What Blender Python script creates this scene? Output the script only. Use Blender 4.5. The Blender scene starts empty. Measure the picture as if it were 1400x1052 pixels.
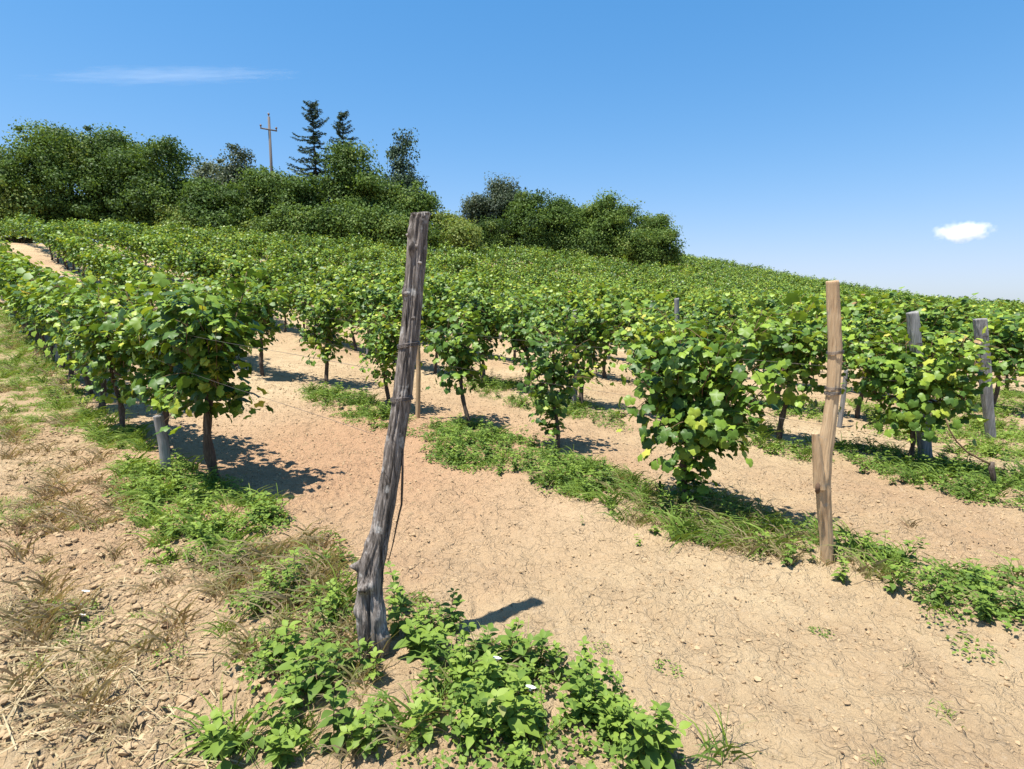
import bpy, math, random
import numpy as np
from mathutils import Vector, Matrix

random.seed(7)
RNG = np.random.default_rng(11)
sc = bpy.context.scene
COL = sc.collection
R_ = math.radians

# ------------------------------------------------------------------ camera geometry
W_, H_, F_ = 1400.0, 1052.0, 764.0
EYE = 1.65
HORIZON = 409.0
TH = math.atan((H_ / 2 - HORIZON) / F_)
ST, CT = math.sin(TH), math.cos(TH)
D_ROW = np.array([-0.708, 0.706]); D_ROW /= np.linalg.norm(D_ROW)     # along the rows, uphill
N_ROW = np.array([D_ROW[1], -D_ROW[0]])                               # across the rows
ROWS = [1.22, 3.72, 6.45, 8.75] + [8.75 + 2.6 * k for k in range(1, 33)]

def rayd(px, py):
    x = (px - W_ / 2) / F_; v = (py - H_ / 2) / F_
    return x, CT - v * ST, -(ST + v * CT)          # X, Y, Z of the direction

def tn(X, Y): return X * D_ROW[0] + Y * D_ROW[1], X * N_ROW[0] + Y * N_ROW[1]
def xy(t, n): return t * D_ROW[0] + n * N_ROW[0], t * D_ROW[1] + n * N_ROW[1]

# ------------------------------------------------------------------ noise
def _h(i, j, k, s):
    n = (i * 73856093) ^ (j * 19349663) ^ (k * 83492791) ^ (s * 2654435761)
    n = (n ^ (n >> 13)) * 1274126177 & 0xFFFFFFFF
    n = (n ^ (n >> 16)) * 2246822519 & 0xFFFFFFFF
    return ((n ^ (n >> 15)) & 0xFFFFFF) / float(0xFFFFFF)

def vn(x, y, z=0.0, s=0):
    x = np.asarray(x, float); y = np.asarray(y, float); z = np.zeros_like(x) + z
    i, j, k = np.floor(x).astype(np.int64), np.floor(y).astype(np.int64), np.floor(z).astype(np.int64)
    u, v, w = x - i, y - j, z - k
    u, v, w = u * u * (3 - 2 * u), v * v * (3 - 2 * v), w * w * (3 - 2 * w)
    def l(a, b, t): return a + (b - a) * t
    return l(l(l(_h(i, j, k, s), _h(i + 1, j, k, s), u), l(_h(i, j + 1, k, s), _h(i + 1, j + 1, k, s), u), v),
             l(l(_h(i, j, k + 1, s), _h(i + 1, j, k + 1, s), u), l(_h(i, j + 1, k + 1, s), _h(i + 1, j + 1, k + 1, s), u), v), w) * 2 - 1

def fbm(x, y, o=3, s=0):
    r = 0; a = 1; x = np.asarray(x, float); y = np.asarray(y, float)
    for q in range(o):
        r = r + a * vn(x * 2 ** q + 17.3 * q, y * 2 ** q - 9.1 * q, 0.5, s + q); a *= .5
    return r

# ------------------------------------------------------------------ terrain
_tt = np.arange(-400, 1200, 1.0)
_F = np.interp(_tt, [-400, -40, 0, 4, 8, 16, 26, 36, 47, 60, 80, 120, 1200], [-8, -1.0, 0, .04, .14, .72, 2.15, 3.75, 4.95, 5.7, 6.1, 6.2, 6.2])
_k = np.exp(-(np.arange(-9, 10) / 3.2) ** 2); _k /= _k.sum()
_F = np.convolve(np.pad(_F, 9, mode='edge'), _k, 'valid')

def zmac(X, Y):
    X = np.asarray(X, float); Y = np.asarray(Y, float)
    t, n = tn(X, Y)
    f = np.interp(t, _tt, _F) - np.interp(0, _tt, _F)
    z = f * (1 + .008 * np.clip(n, 0, 80))
    z = z - .022 * np.clip(n - 5, 0, 20)* np.clip(1 - t / 14, 0, 1)
    r = np.hypot(X, Y)
    q = np.clip(r - 62, 0, None)
    z = z - 46 * (1 - np.exp(-.0006 * q * q / 46))
    return z

def zfull(X, Y, micro=True):
    X = np.asarray(X, float); Y = np.asarray(Y, float)
    z = zmac(X, Y)
    t, n = tn(X, Y)
    k = np.interp(n, [ROWS[0] - 2.6] + ROWS, np.arange(-1, len(ROWS)))
    dn = (k - np.round(k)) * 2.6
    z = z + np.where((k > -.4) & (t > -6), .055 * np.exp(-(dn / .42) ** 2), 0)
    r = np.hypot(X, Y)
    near = np.clip(1 - r / 30, 0, 1)
    z = z + .03 * fbm(X * .9, Y * .9, 2, 3) * np.clip(r / 6, .4, 1)
    rough = 1.0 + 1.1 * np.clip((.9 - n) / .6, 0, 1) + .4 * np.clip(vn(X * .7, Y * .7, 0, 8), 0, 1)
    z = z + near * rough * (.014 * fbm(X * 5, Y * 5, 3, 21) + .011 * fbm(X * 16, Y * 16, 3, 31))
    # crusted clods : ridged noise
    cl = 1 - np.abs(vn(X * 11 + 2 * vn(X * 3, Y * 3, 0, 5), Y * 11, 0, 41))
    z = z + near * rough * .016 * (cl ** 3 - .4)
    c2 = 1 - np.abs(vn(X * 27 + 1.5 * vn(X * 7, Y * 7, 0, 6), Y * 31, 0, 43))
    z = z + near * rough * .012 * np.clip(vn(X * 19, Y * 19, 0, 61) - .25, 0, 1) * np.clip(.8 + 1.2 * vn(X * 1.4, Y * 1.4, 0, 62), 0, 1.4)
    z = z + near * rough * .014 * c2 ** 4 * np.clip(.6 + vn(X * 2.1, Y * 2.1, 0, 44), 0, 1)
    return z

def G(px, py):
    "world ground point seen at photo pixel"
    dx, dy, dz = rayd(px, py)
    s = EYE / max(-dz, 1e-3) if dz < -.02 else 8.0
    lo = .2; hi = None; a = .2
    while a < 150:
        if EYE + a * dz < float(zfull(a * dx, a * dy)): hi = a; break
        lo = a; a += .05 + a * .01
    if hi is None: hi = lo = s
    for _ in range(30):
        m = (lo + hi) / 2
        if EYE + m * dz < float(zfull(m * dx, m * dy)): hi = m
        else: lo = m
    return np.array([hi * dx, hi * dy, EYE + hi * dz])

def AT(px, py, Y):
    dx, dy, dz = rayd(px, py); s = Y / dy
    return np.array([s * dx, Y, EYE + s * dz])

# ------------------------------------------------------------------ mesh helpers
def mesh_np(name, V, T, tint=None, smooth=True):
    V = np.asarray(V, np.float32); T = np.asarray(T, np.int32)
    me = bpy.data.meshes.new(name)
    me.vertices.add(len(V)); me.vertices.foreach_set('co', V.ravel())
    k = T.shape[1]
    me.loops.add(T.size); me.loops.foreach_set('vertex_index', T.ravel())
    me.polygons.add(len(T)); me.polygons.foreach_set('loop_start', np.arange(0, T.size, k, dtype=np.int32))
    if tint is not None:
        a = me.attributes.new('tint', 'FLOAT', 'POINT'); a.data.foreach_set('value', np.asarray(tint, np.float32))
    me.update(calc_edges=True); me.validate()
    me.polygons.foreach_set('use_smooth', np.full(len(me.polygons), smooth, bool))
    return me

def obj(name, me, mat=None, parent=None, loc=None, rz=None):
    o = bpy.data.objects.new(name, me); COL.objects.link(o)
    if mat is not None and not me.materials: me.materials.append(mat)
    if parent: o.parent = parent
    if loc is not None: o.location = loc
    if rz is not None: o.rotation_euler = (0, 0, rz)
    return o

def empty(name, loc=(0, 0, 0), rz=0):
    o = bpy.data.objects.new(name, None); COL.objects.link(o)
    o.location = loc; o.rotation_euler = (0, 0, rz); o.empty_display_size = .2
    return o

def tag(o, label=None, cat=None, group=None, kind=None):
    if label: o['label'] = label
    if cat: o['category'] = cat
    if group: o['group'] = group
    if kind: o['kind'] = kind
    return o

class Bag:
    def __init__(s): s.V = []; s.T = []; s.c = []; s.n = 0
    def add(s, V, T, tint=0.0):
        V = np.asarray(V, float); T = np.asarray(T)
        if T.shape[1] == 4: T = np.vstack([T[:, [0, 1, 2]], T[:, [0, 2, 3]]])
        s.V.append(V); s.T.append(T + s.n); s.n += len(V)
        s.c.append(np.broadcast_to(np.asarray(tint, float), (len(V),)).copy())
    def arr(s): return np.vstack(s.V), np.vstack(s.T), np.concatenate(s.c)
    def mesh(s, name, smooth=True):
        V, T, c = s.arr(); return mesh_np(name, V, T, c, smooth)

def tube(P, rad, sides=6, cap=True):
    P = np.asarray(P, float); M = len(P); rad = np.broadcast_to(np.asarray(rad, float), (M,))
    tg = np.gradient(P, axis=0); tg /= np.linalg.norm(tg, axis=1)[:, None] + 1e-9
    ref = np.array([0, 0, 1.0]) if abs(tg[:, 2]).mean() < .8 else np.array([1.0, 0, 0])
    a = np.cross(tg, ref); a /= np.linalg.norm(a, axis=1)[:, None] + 1e-9
    b = np.cross(tg, a)
    th = np.arange(sides) * 2 * math.pi / sides
    V = (P[:, None] + rad[:, None, None] * (np.cos(th)[None, :, None] * a[:, None] + np.sin(th)[None, :, None] * b[:, None])).reshape(-1, 3)
    i = np.arange(M - 1)[:, None] * sides; j = np.arange(sides)[None]; j2 = (j + 1) % sides
    T = np.stack([i + j, i + j2, i + sides + j2, i + sides + j], -1).reshape(-1, 4)
    T = np.vstack([T[:, [0, 1, 2]], T[:, [0, 2, 3]]])
    if cap:
        V = np.vstack([V, P[-1:], P[:1]]); e = (M - 1) * sides; q = M * sides
        T = np.vstack([T, np.stack([e + j[0], e + j2[0], np.full(sides, q)], -1), np.stack([j2[0], j[0], np.full(sides, q + 1)], -1)])
    return V, T

def nrm(a): return a / (np.linalg.norm(a, axis=-1, keepdims=True) + 1e-9)

def inst(tmplV, tmplT, p, tip, nor, s, tint):
    "instances of a leaf: y to tip, z to normal"
    p = np.asarray(p); N = len(p)
    y = nrm(tip); x = nrm(np.cross(y, nor)); z = np.cross(x, y)
    M = np.stack([x, y, z], -1)
    s = np.broadcast_to(np.asarray(s, float), (N,))
    V = p[:, None] + s[:, None, None] * np.einsum('nij,kj->nki', M, tmplV)
    k = len(tmplV)
    T = (tmplT[None] + (np.arange(N) * k)[:, None, None]).reshape(-1, 3)
    return V.reshape(-1, 3), T, np.repeat(tint, k)

# leaf templates ------------------------------------------------------------
def fan(out, c, zf):
    P = np.array([c] + out, float); V = np.column_stack([P, [zf(x, y) for x, y in P]])
    n = len(out); T = np.array([[0, 1 + i, 1 + (i + 1) % n] for i in range(n)])
    return V, T
_g = [(.0, .03), (.15, -.13), (.38, -.13), (.55, .05), (.51, .22), (.63, .38), (.53, .60), (.36, .66), (.23, .84), (0, 1.0)]
GRAPE = fan(_g + [(-x, y) for x, y in _g[-2:0:-1]], (0, .34), lambda x, y: -.62 * x * x + .20 * abs(x) - .34 * (y - .3) ** 2 + .06 * math.sin(9 * x + 5 * y))
_g2 = [(0, -.05), (.45, -.08), (.60, .40), (.30, .72), (0, 1.0)]
GRAPE2 = fan(_g2 + [(-x, y) for x, y in _g2[-2:0:-1]], (0, .35), lambda x, y: .10 * abs(x) - .2 * (y - .3) ** 2 - .2 * x * x)
QUADL = (np.array([[0, -.05, 0], [.55, .35, -.08], [0, 1, -.12], [-.55, .35, -.08]]), np.array([[0, 1, 2], [0, 2, 3]]))
_wy = [0, .2, .42, .66, .86, 1.0]; _ww = [0.03, .24, .31, .24, .11, 0.0]
_wv = []; _wt = []
for y_, w_ in zip(_wy, _ww):
    zc = -.28 * (y_ - .25) ** 2
    _wv += [[-w_, y_, zc + .28 * w_], [0, y_, zc], [w_, y_, zc + .28 * w_]]
for i_ in range(5):
    a_ = i_ * 3
    _wt += [[a_, a_ + 1, a_ + 4], [a_, a_ + 4, a_ + 3], [a_ + 1, a_ + 2, a_ + 5], [a_ + 1, a_ + 5, a_ + 4]]
WEED = (np.array(_wv, float), np.array(_wt))
def _bl():
    V = []; T = []
    for i, (y, w) in enumerate(zip([0, .3, .6, .85, 1], [1, 1, .8, .5, .02])):
        z = -.75 * y * y * y
        V += [[-w * .5, y * (1 - .22 * y * y), z], [w * .5, y * (1 - .22 * y * y), z + .05 * w]]
        if i: a = i * 2; T += [[a - 2, a - 1, a + 1], [a - 2, a + 1, a]]
    return np.array(V), np.array(T)
BLADE = _bl()

# ------------------------------------------------------------------ materials
class NT:
    def __init__(s, name):
        s.m = bpy.data.materials.new(name); s.m.use_nodes = True
        s.t = s.m.node_tree; s.n = s.t.nodes; s.l = s.t.links
        s.b = s.n['Principled BSDF']; s.out = s.n['Material Output']
    def a(s, typ, **kw):
        n = s.n.new(typ)
        for k, v in kw.items():
            if k[0] == '_': n.inputs[k[1:].replace('_', ' ')].default_value = v
            else: setattr(n, k, v)
        return n
    def k(s, o, i): s.l.new(o, i)
    def ramp(s, fac, stops, interp='LINEAR'):
        r = s.n.new('ShaderNodeValToRGB'); r.color_ramp.interpolation = interp
        e = r.color_ramp.elements
        while len(e) < len(stops): e.new(.5)
        for q, (p, c) in zip(e, stops): q.position = p; q.color = (*c, 1) if len(c) == 3 else c
        s.k(fac, r.inputs[0]); return r.outputs[0]
    def noise(s, vec, scale, detail=4, rough=.55, dist=0):
        n = s.a('ShaderNodeTexNoise'); n.inputs['Scale'].default_value = scale; n.inputs['Detail'].default_value = detail
        n.inputs['Roughness'].default_value = rough; n.inputs['Distortion'].default_value = dist
        if vec is not None: s.k(vec, n.inputs['Vector'])
        return n.outputs['Fac']
    def mix(s, f, a, b, typ='MIX'):
        m = s.a('ShaderNodeMix', data_type='RGBA', blend_type=typ)
        for v, i in ((f, 0), (a, 6), (b, 7)):
            if hasattr(v, 'is_output'): s.k(v, m.inputs[i])
            else: m.inputs[i].default_value = (*v, 1) if isinstance(v, tuple) and len(v) == 3 else v
        return m.outputs[2]
    def math(s, op, a, b=0.0, c=0.0):
        m = s.a('ShaderNodeMath', operation=op)
        for v, i in ((a, 0), (b, 1), (c, 2)):
            if hasattr(v, 'is_output'): s.k(v, m.inputs[i])
            else: m.inputs[i].default_value = v
        return m.outputs[0]

def leaf_mat(name, stops, trans=.35, rough=.42, spec=.4, sat=(1.25, 1.15, .6), var=.25):
    s = NT(name)
    at = s.a('ShaderNodeAttribute', attribute_name='tint')
    oi = s.a('ShaderNodeObjectInfo')
    geo = s.a('ShaderNodeNewGeometry')
    nz = s.noise(geo.outputs['Position'], .9, 3)
    f = s.math('ADD', at.outputs['Fac'], s.math('MULTIPLY', s.math('SUBTRACT', nz, .5), var))
    f = s.math('ADD', f, s.math('MULTIPLY', s.math('SUBTRACT', oi.outputs['Random'], .5), .16))
    c = s.ramp(f, stops)
    s.k(c, s.b.inputs['Base Color'])
    s.b.inputs['Roughness'].default_value = rough; s.b.inputs['Specular IOR Level'].default_value = spec
    tr = s.a('ShaderNodeBsdfTranslucent')
    s.k(s.mix(1.0, c, sat, 'MULTIPLY'), tr.inputs['Color'])
    mx = s.a('ShaderNodeMixShader'); mx.inputs[0].default_value = trans
    s.k(s.b.outputs[0], mx.inputs[1]); s.k(tr.outputs[0], mx.inputs[2]); s.k(mx.outputs[0], s.out.inputs[0])
    return s.m

VINE = leaf_mat('grape_leaf', [(0, (.030, .072, .016)), (.3, (.092, .172, .024)), (.58, (.235, .34, .038)), (.82, (.36, .41, .05)), (.95, (.52, .46, .09)), (1, (.32, .20, .09))], .27, .45, .26)
WEEDM = leaf_mat('weed_leaf', [(0, (.066, .118, .026)), (.35, (.135, .215, .038)), (.6, (.22, .31, .048)), (.74, (.28, .36, .09)), (.80, (.28, .23, .11)), (.92, (.36, .28, .17)), (1, (.20, .10, .06))], .34, .55, .2, var=.14)
TREEM = leaf_mat('tree_leaf', [(0, (.040, .074, .020)), (.4, (.082, .142, .030)), (.7, (.14, .215, .040)), (1, (.22, .26, .065))], .36, .55, .15, var=.35)
SPRUCE = leaf_mat('conifer_needle', [(0, (.020, .042, .028)), (.5, (.040, .072, .044)), (1, (.085, .13, .065))], .12, .6, .15)
GREYT = leaf_mat('grey_leaf', [(0, (.045, .066, .038)), (.5, (.085, .115, .062)), (1, (.16, .19, .11))], .28, .55, .2)
STRAW = leaf_mat('dry_grass', [(0, (.12, .10, .045)), (.5, (.30, .235, .125)), (1, (.48, .39, .24))], .2, .7, .2)

def soil(name):
    s = NT(name)
    tc = s.a('ShaderNodeTexCoord').outputs['Object']
    n1 = s.noise(tc, .35, 4, .6); n2 = s.noise(tc, 3.0, 5, .6); n3 = s.noise(tc, 28, 4, .65)
    c = s.ramp(n1, [(.30, (.370, .240, .138)), (.5, (.45, .326, .188)), (.70, (.525, .405, .248))])
    c = s.mix(s.math('MULTIPLY', s.ramp(n2, [(.42, (0, 0, 0)), (.68, (1, 1, 1))]), .5), c, (.335, .228, .132))
    c = s.mix(s.math('MULTIPLY', s.ramp(n3, [(.55, (0, 0, 0)), (.75, (1, 1, 1))]), .35), c, (.55, .45, .32))
    vd = s.a('ShaderNodeVectorMath', operation='DISTANCE'); s.k(tc, vd.inputs[0]); vd.inputs[1].default_value = (-1.6, 5.6, .1)
    red = s.math('MULTIPLY', s.ramp(s.math('MULTIPLY_ADD', n1, 2.2, vd.outputs['Value']), [(0, (1, 1, 1)), (1, (1, 1, 1))]), 1.0) if False else s.a('ShaderNodeMapRange')
    red.inputs[1].default_value = 4.6; red.inputs[2].default_value = 2.0
    s.k(s.math('MULTIPLY_ADD', n2, 2.4, vd.outputs['Value']), red.inputs[0])
    c = s.mix(s.math('MULTIPLY', red.outputs[0], .75), c, (.40, .232, .130))
    s.k(c, s.b.inputs['Base Color']); s.b.inputs['Roughness'].default_value = .95
    s.b.inputs['Specular IOR Level'].default_value = .15
    # cracks in the crust
    wn = s.a('ShaderNodeTexNoise'); wn.inputs['Scale'].default_value = 6; wn.inputs['Detail'].default_value = 3; s.k(tc, wn.inputs['Vector'])
    va = s.a('ShaderNodeVectorMath', operation='MULTIPLY_ADD'); s.k(wn.outputs['Color'], va.inputs[0]); va.inputs[1].default_value = (.22, .22, 0); s.k(tc, va.inputs[2])
    def crack(sc_, w):
        v = s.a('ShaderNodeTexVoronoi', feature='DISTANCE_TO_EDGE'); v.inputs['Scale'].default_value = sc_; s.k(va.outputs[0], v.inputs['Vector'])
        return s.ramp(v.outputs['Distance'], [(0, (0, 0, 0)), (w, (1, 1, 1))])
    mask = s.ramp(s.noise(tc, 3.1, 3), [(.46, (1, 1, 1)), (.58, (0, 0, 0))])
    c1 = s.math('MAXIMUM', crack(6.5, .045), mask)
    c2 = s.math('MAXIMUM', crack(17.0, .07), s.ramp(s.noise(tc, 5.3, 3), [(.42, (1, 1, 1)), (.56, (0, 0, 0))]))
    nb = s.noise(tc, 55, 6, .7); nb2 = s.noise(tc, 16, 5, .65)
    h = s.math('ADD', s.math('MULTIPLY', c1, .015), s.math('MULTIPLY', c2, .009))
    h = s.math('ADD', h, s.math('MULTIPLY', nb, .030)); h = s.math('ADD', h, s.math('MULTIPLY', nb2, .06))
    bp = s.a('ShaderNodeBump'); bp.inputs['Strength'].default_value = .9; bp.inputs['Distance'].default_value = 1.0
    s.k(h, bp.inputs['Height']); s.k(bp.outputs[0], s.b.inputs['Normal'])
    return s.m
SOIL = soil('dry_soil')

def clodmat():
    s = NT('soil_clod')
    p = s.a('ShaderNodeNewGeometry').outputs['Position']
    c = s.ramp(s.noise(p, 9, 3), [(.3, (.27, .185, .105)), (.7, (.41, .295, .172))])
    s.k(c, s.b.inputs['Base Color']); s.b.inputs['Roughness'].default_value = .95; s.b.inputs['Specular IOR Level'].default_value = .1
    return s.m
CLOD = clodmat()

def wood(name, stops, vs=(30, 30, 2.2), lichen=None, bump=.006, fine=(160, 160, 9)):
    s = NT(name)
    tc = s.a('ShaderNodeTexCoord').outputs['Object']
    mp = s.a('ShaderNodeMapping'); mp.inputs['Scale'].default_value = vs; s.k(tc, mp.inputs[0])
    mp2 = s.a('ShaderNodeMapping'); mp2.inputs['Scale'].default_value = fine; s.k(tc, mp2.inputs[0])
    n = s.noise(mp.outputs[0], 1, 6, .65, .6); n2 = s.noise(mp2.outputs[0], 1, 3, .6)
    f = s.math('ADD', s.math('MULTIPLY', n, .65), s.math('MULTIPLY', n2, .35))
    c = s.ramp(f, stops)
    if lichen:
        c = s.mix(s.ramp(s.noise(tc, 14, 4, .6), [(.60, (0, 0, 0)), (.70, (1, 1, 1))]), c, lichen)
    s.k(c, s.b.inputs['Base Color']); s.b.inputs['Roughness'].default_value = .85; s.b.inputs['Specular IOR Level'].default_value = .2
    bp = s.a('ShaderNodeBump'); bp.inputs['Strength'].default_value = 1; bp.inputs['Distance'].default_value = bump
    s.k(f, bp.inputs['Height']); s.k(bp.outputs[0], s.b.inputs['Normal'])
    return s.m
OLDWOOD = wood('weathered_bark_wood', [(.36, (.022, .017, .013)), (.45, (.095, .080, .068)), (.54, (.20, .170, .148)), (.65, (.42, .375, .335))], lichen=(.34, .325, .30), bump=.012)
TANWOOD = wood('pale_peeled_wood', [(.32, (.17, .10, .055)), (.43, (.38, .255, .145)), (.58, (.50, .36, .215)), (.70, (.60, .47, .32))], vs=(22, 22, 1.6), bump=.007, lichen=(.33, .27, .20))
GREYWOOD = wood('grey_weathered_wood', [(.3, (.085, .08, .076)), (.48, (.20, .19, .18)), (.66, (.36, .345, .33))], bump=.006)
VINEWOOD = wood('vine_bark', [(.3, (.028, .020, .015)), (.5, (.085, .062, .048)), (.7, (.19, .155, .125))], vs=(45, 45, 6), bump=.008)
CANE = wood('cane_bark', [(.3, (.09, .055, .03)), (.7, (.22, .15, .08))], bump=.002)
TRUNKM = wood('tree_bark', [(.3, (.02, .016, .012)), (.7, (.10, .08, .06))], vs=(6, 6, 1), bump=.02)
POLEW = wood('pole_wood', [(.3, (.07, .06, .055)), (.7, (.19, .17, .155))], vs=(8, 8, .6), bump=.004)
def plain(name, c, rough=.5, metal=0):
    s = NT(name); n = s.noise(s.a('ShaderNodeTexCoord').outputs['Object'], 40, 3)
    s.k(s.ramp(n, [(.3, tuple(x * .7 for x in c)), (.7, tuple(min(1, x * 1.2) for x in c))]), s.b.inputs['Base Color'])
    s.b.inputs['Roughness'].default_value = rough; s.b.inputs['Metallic'].default_value = metal
    return s.m
WIRE = plain('rusty_wire', (.13, .11, .10), .55, .6)
PETAL = plain('white_petal', (.80, .80, .76), .6)
CERAM = plain('insulator', (.18, .12, .09), .3)
HOLLOW = plain('rotten_hollow_wood', (.10, .055, .03), .9)

# ------------------------------------------------------------------ ground sheet
def axis(f0, f1, step, lo, hi, g=1.06):
    a = list(np.arange(f0, f1, step)); s = step; x = f1
    while x < hi: a.append(x); s *= g; x += s
    a.append(hi); s = step * g; x = f0 - s; b = []
    while x > lo: b.append(x); s *= g; x -= s
    b.append(lo)
    return np.array(b[::-1] + a)
gx = axis(-2.6, 4.2, .014, -5000, 5000, 1.045); gy = axis(1.25, 5.0, .015, -3000, 6000, 1.045)
GX, GY = np.meshgrid(gx, gy); GZ = zfull(GX, GY)
nx, ny = len(gx), len(gy)
I = (np.arange(ny - 1)[:, None] * nx + np.arange(nx - 1)[None]).ravel()
gm = mesh_np('ground', np.column_stack([GX.ravel(), GY.ravel(), GZ.ravel()]), np.stack([I, I + 1, I + nx + 1, I + nx], -1))
tag(obj('ground', gm, SOIL), kind='structure')

# ------------------------------------------------------------------ sampling helpers
def poly_world(px): return np.array([G(*p)[:2] for p in px])
def in_poly(P, q):
    x, y = q[:, 0], q[:, 1]; r = np.zeros(len(q), bool); n = len(P)
    for i in range(n):
        x1, y1 = P[i]; x2, y2 = P[(i + 1) % n]
        c = ((y1 > y) != (y2 > y)) & (x < (x2 - x1) * (y - y1) / (y2 - y1 + 1e-12) + x1)
        r ^= c
    return r
def area(P): x, y = P[:, 0], P[:, 1]; return abs(np.dot(x, np.roll(y, 1)) - np.dot(y, np.roll(x, 1))) / 2
def sample(P, n, rng):
    out = np.zeros((0, 2)); lo, hi = P.min(0), P.max(0); k = 0
    while len(out) < n and k < 60:
        q = lo + rng.random((max(n * 3, 60), 2)) * (hi - lo); out = np.vstack([out, q[in_poly(P, q)]]); k += 1
    return out[:n]

# ------------------------------------------------------------------ clods and straw
ICO_V = None
def ico():
    f = (1 + 5 ** .5) / 2
    v = np.array([(-1, f, 0), (1, f, 0), (-1, -f, 0), (1, -f, 0), (0, -1, f), (0, 1, f), (0, -1, -f), (0, 1, -f), (f, 0, -1), (f, 0, 1), (-f, 0, -1), (-f, 0, 1)]) / 1.9
    t = np.array([(0, 11, 5), (0, 5, 1), (0, 1, 7), (0, 7, 10), (0, 10, 11), (1, 5, 9), (5, 11, 4), (11, 10, 2), (10, 7, 6), (7, 1, 8), (3, 9, 4), (3, 4, 2), (3, 2, 6), (3, 6, 8), (3, 8, 9), (4, 9, 5), (2, 4, 11), (6, 2, 10), (8, 6, 7), (9, 8, 1)])
    return v, t
def scatter_clods(name, label, P, n, rng, smin, smax, clump=.5):
    v, t = ico(); q = sample(P, n, rng)
    keep = (fbm(q[:, 0] * 1.3, q[:, 1] * 1.3, 2, 77) + rng.random(len(q)) * 1.6) > clump
    q = q[keep]; N = len(q)
    s = smin + (smax - smin) * rng.random(N) ** 4
    V = v[None] * (1 + .75 * (rng.random((N, 12, 1)) - .5)) * s[:, None, None] * (np.array([1, 1, .6]) * (1 + .5 * (rng.random((N, 1, 3)) - .5)))
    a = rng.random(N) * 6.28; c, sn = np.cos(a), np.sin(a)
    V = np.stack([V[..., 0] * c[:, None] - V[..., 1] * sn[:, None], V[..., 0] * sn[:, None] + V[..., 1] * c[:, None], V[..., 2]], -1)
    V += np.column_stack([q, zfull(q[:, 0], q[:, 1]) + s * .15])[:, None]
    T = (t[None] + (np.arange(N) * 12)[:, None, None]).reshape(-1, 3)
    return tag(obj(name, mesh_np(name, V.reshape(-1, 3), T, None, False), CLOD), label, 'soil clods', kind='stuff')
rng = np.random.default_rng(5)
P_all = np.array([[-3.2, 1.2], [4.5, 1.2], [9, 6.5], [5, 11], [-5, 11], [-7, 6]])
P_left = poly_world([(0, 560), (150, 600), (300, 800), (430, 960), (430, 1051), (0, 1051)])
scatter_clods('soil_clods', 'crumbs and small clods of dry tan earth lying over the bare soil', P_all, 95000, rng, .0025, .014, .6)
scatter_clods('soil_clods', 'rough earth clods on the trodden ground left of the weathered post', P_left, 9000, rng, .003, .024, .5)

def blades(q, rng, length, width, up, tint, flat=False):
    N = len(q); a = rng.random(N) * 6.28
    tip = np.column_stack([np.cos(a), np.sin(a), np.full(N, up) * (.6 + .8 * rng.random(N))])
    nor = np.column_stack([-np.cos(a) * up, -np.sin(a) * up, np.ones(N)]) + .4 * rng.normal(size=(N, 3))
    L = length[0] + (length[1] - length[0]) * rng.random(N) ** 1.6
    tv = BLADE[0].copy(); V = []
    y = nrm(tip); x = nrm(np.cross(y, nor)); z = np.cross(x, y)
    if flat: tv[:, 2] *= .1
    wv = width * (.6 + .8 * rng.random(N))
    pts = (wv[:, None, None] * tv[None, :, 0:1] * x[:, None] + L[:, None, None] * (tv[None, :, 1:2] * y[:, None] + tv[None, :, 2:3] * z[:, None] * .6))
    pts += np.column_stack([q, zfull(q[:, 0], q[:, 1]) + (.004 if flat else -.002)])[:, None]
    T = (BLADE[1][None] + (np.arange(N) * 10)[:, None, None]).reshape(-1, 3)
    tt = tint[0] + (tint[1] - tint[0]) * rng.random(N)
    return pts.reshape(-1, 3), T, np.repeat(tt, 10)
b = Bag()
q = sample(P_left, 2600, rng); q = q[fbm(q[:, 0] * 1.5, q[:, 1] * 1.5, 2, 12) + .5 * rng.random(len(q)) > .12]
b.add(*blades(q, rng, (.03, .20), .0045, .12, (0, 1), True))
P_bl = poly_world([(0, 800), (110, 840), (200, 930), (300, 1051), (0, 1051)])
b.add(*blades(sample(P_bl, 650, rng), rng, (.05, .34), .0055, .15, (.2, 1), True))
q = sample(P_all, 2200, rng)
b.add(*blades(q, rng, (.02, .10), .003, .1, (0, .6), True))
tag(obj('dry_straw', b.mesh('dry_straw'), STRAW), 'dry straw and dead stalks strewn over the bare earth', 'straw', kind='stuff')

q = sample(P_all, 16000, rng); q = q[fbm(q[:, 0] * 1.7, q[:, 1] * 1.7, 2, 55) + rng.random(len(q)) > .45]; N = len(q)
p = np.column_stack([q, zfull(q[:, 0], q[:, 1]) + .004])
V, T, c = inst(*QUADL, p, rng.normal(size=(N, 3)) * [1, 1, .25], np.array([0, 0, 1.0]) + .5 * rng.normal(size=(N, 3)), rng.uniform(.004, .017, N), rng.uniform(.1, .7, N))
DEB = leaf_mat('dead_leaf', [(0, (.06, .035, .02)), (.3, (.16, .10, .055)), (.6, (.26, .18, .10))], .1, .8, .1)
tag(obj('leaf_litter', mesh_np('leaf_litter', V, T, c), DEB), 'small brown scraps of dead leaf and stalk on the bare soil', 'litter', kind='stuff')

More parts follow.
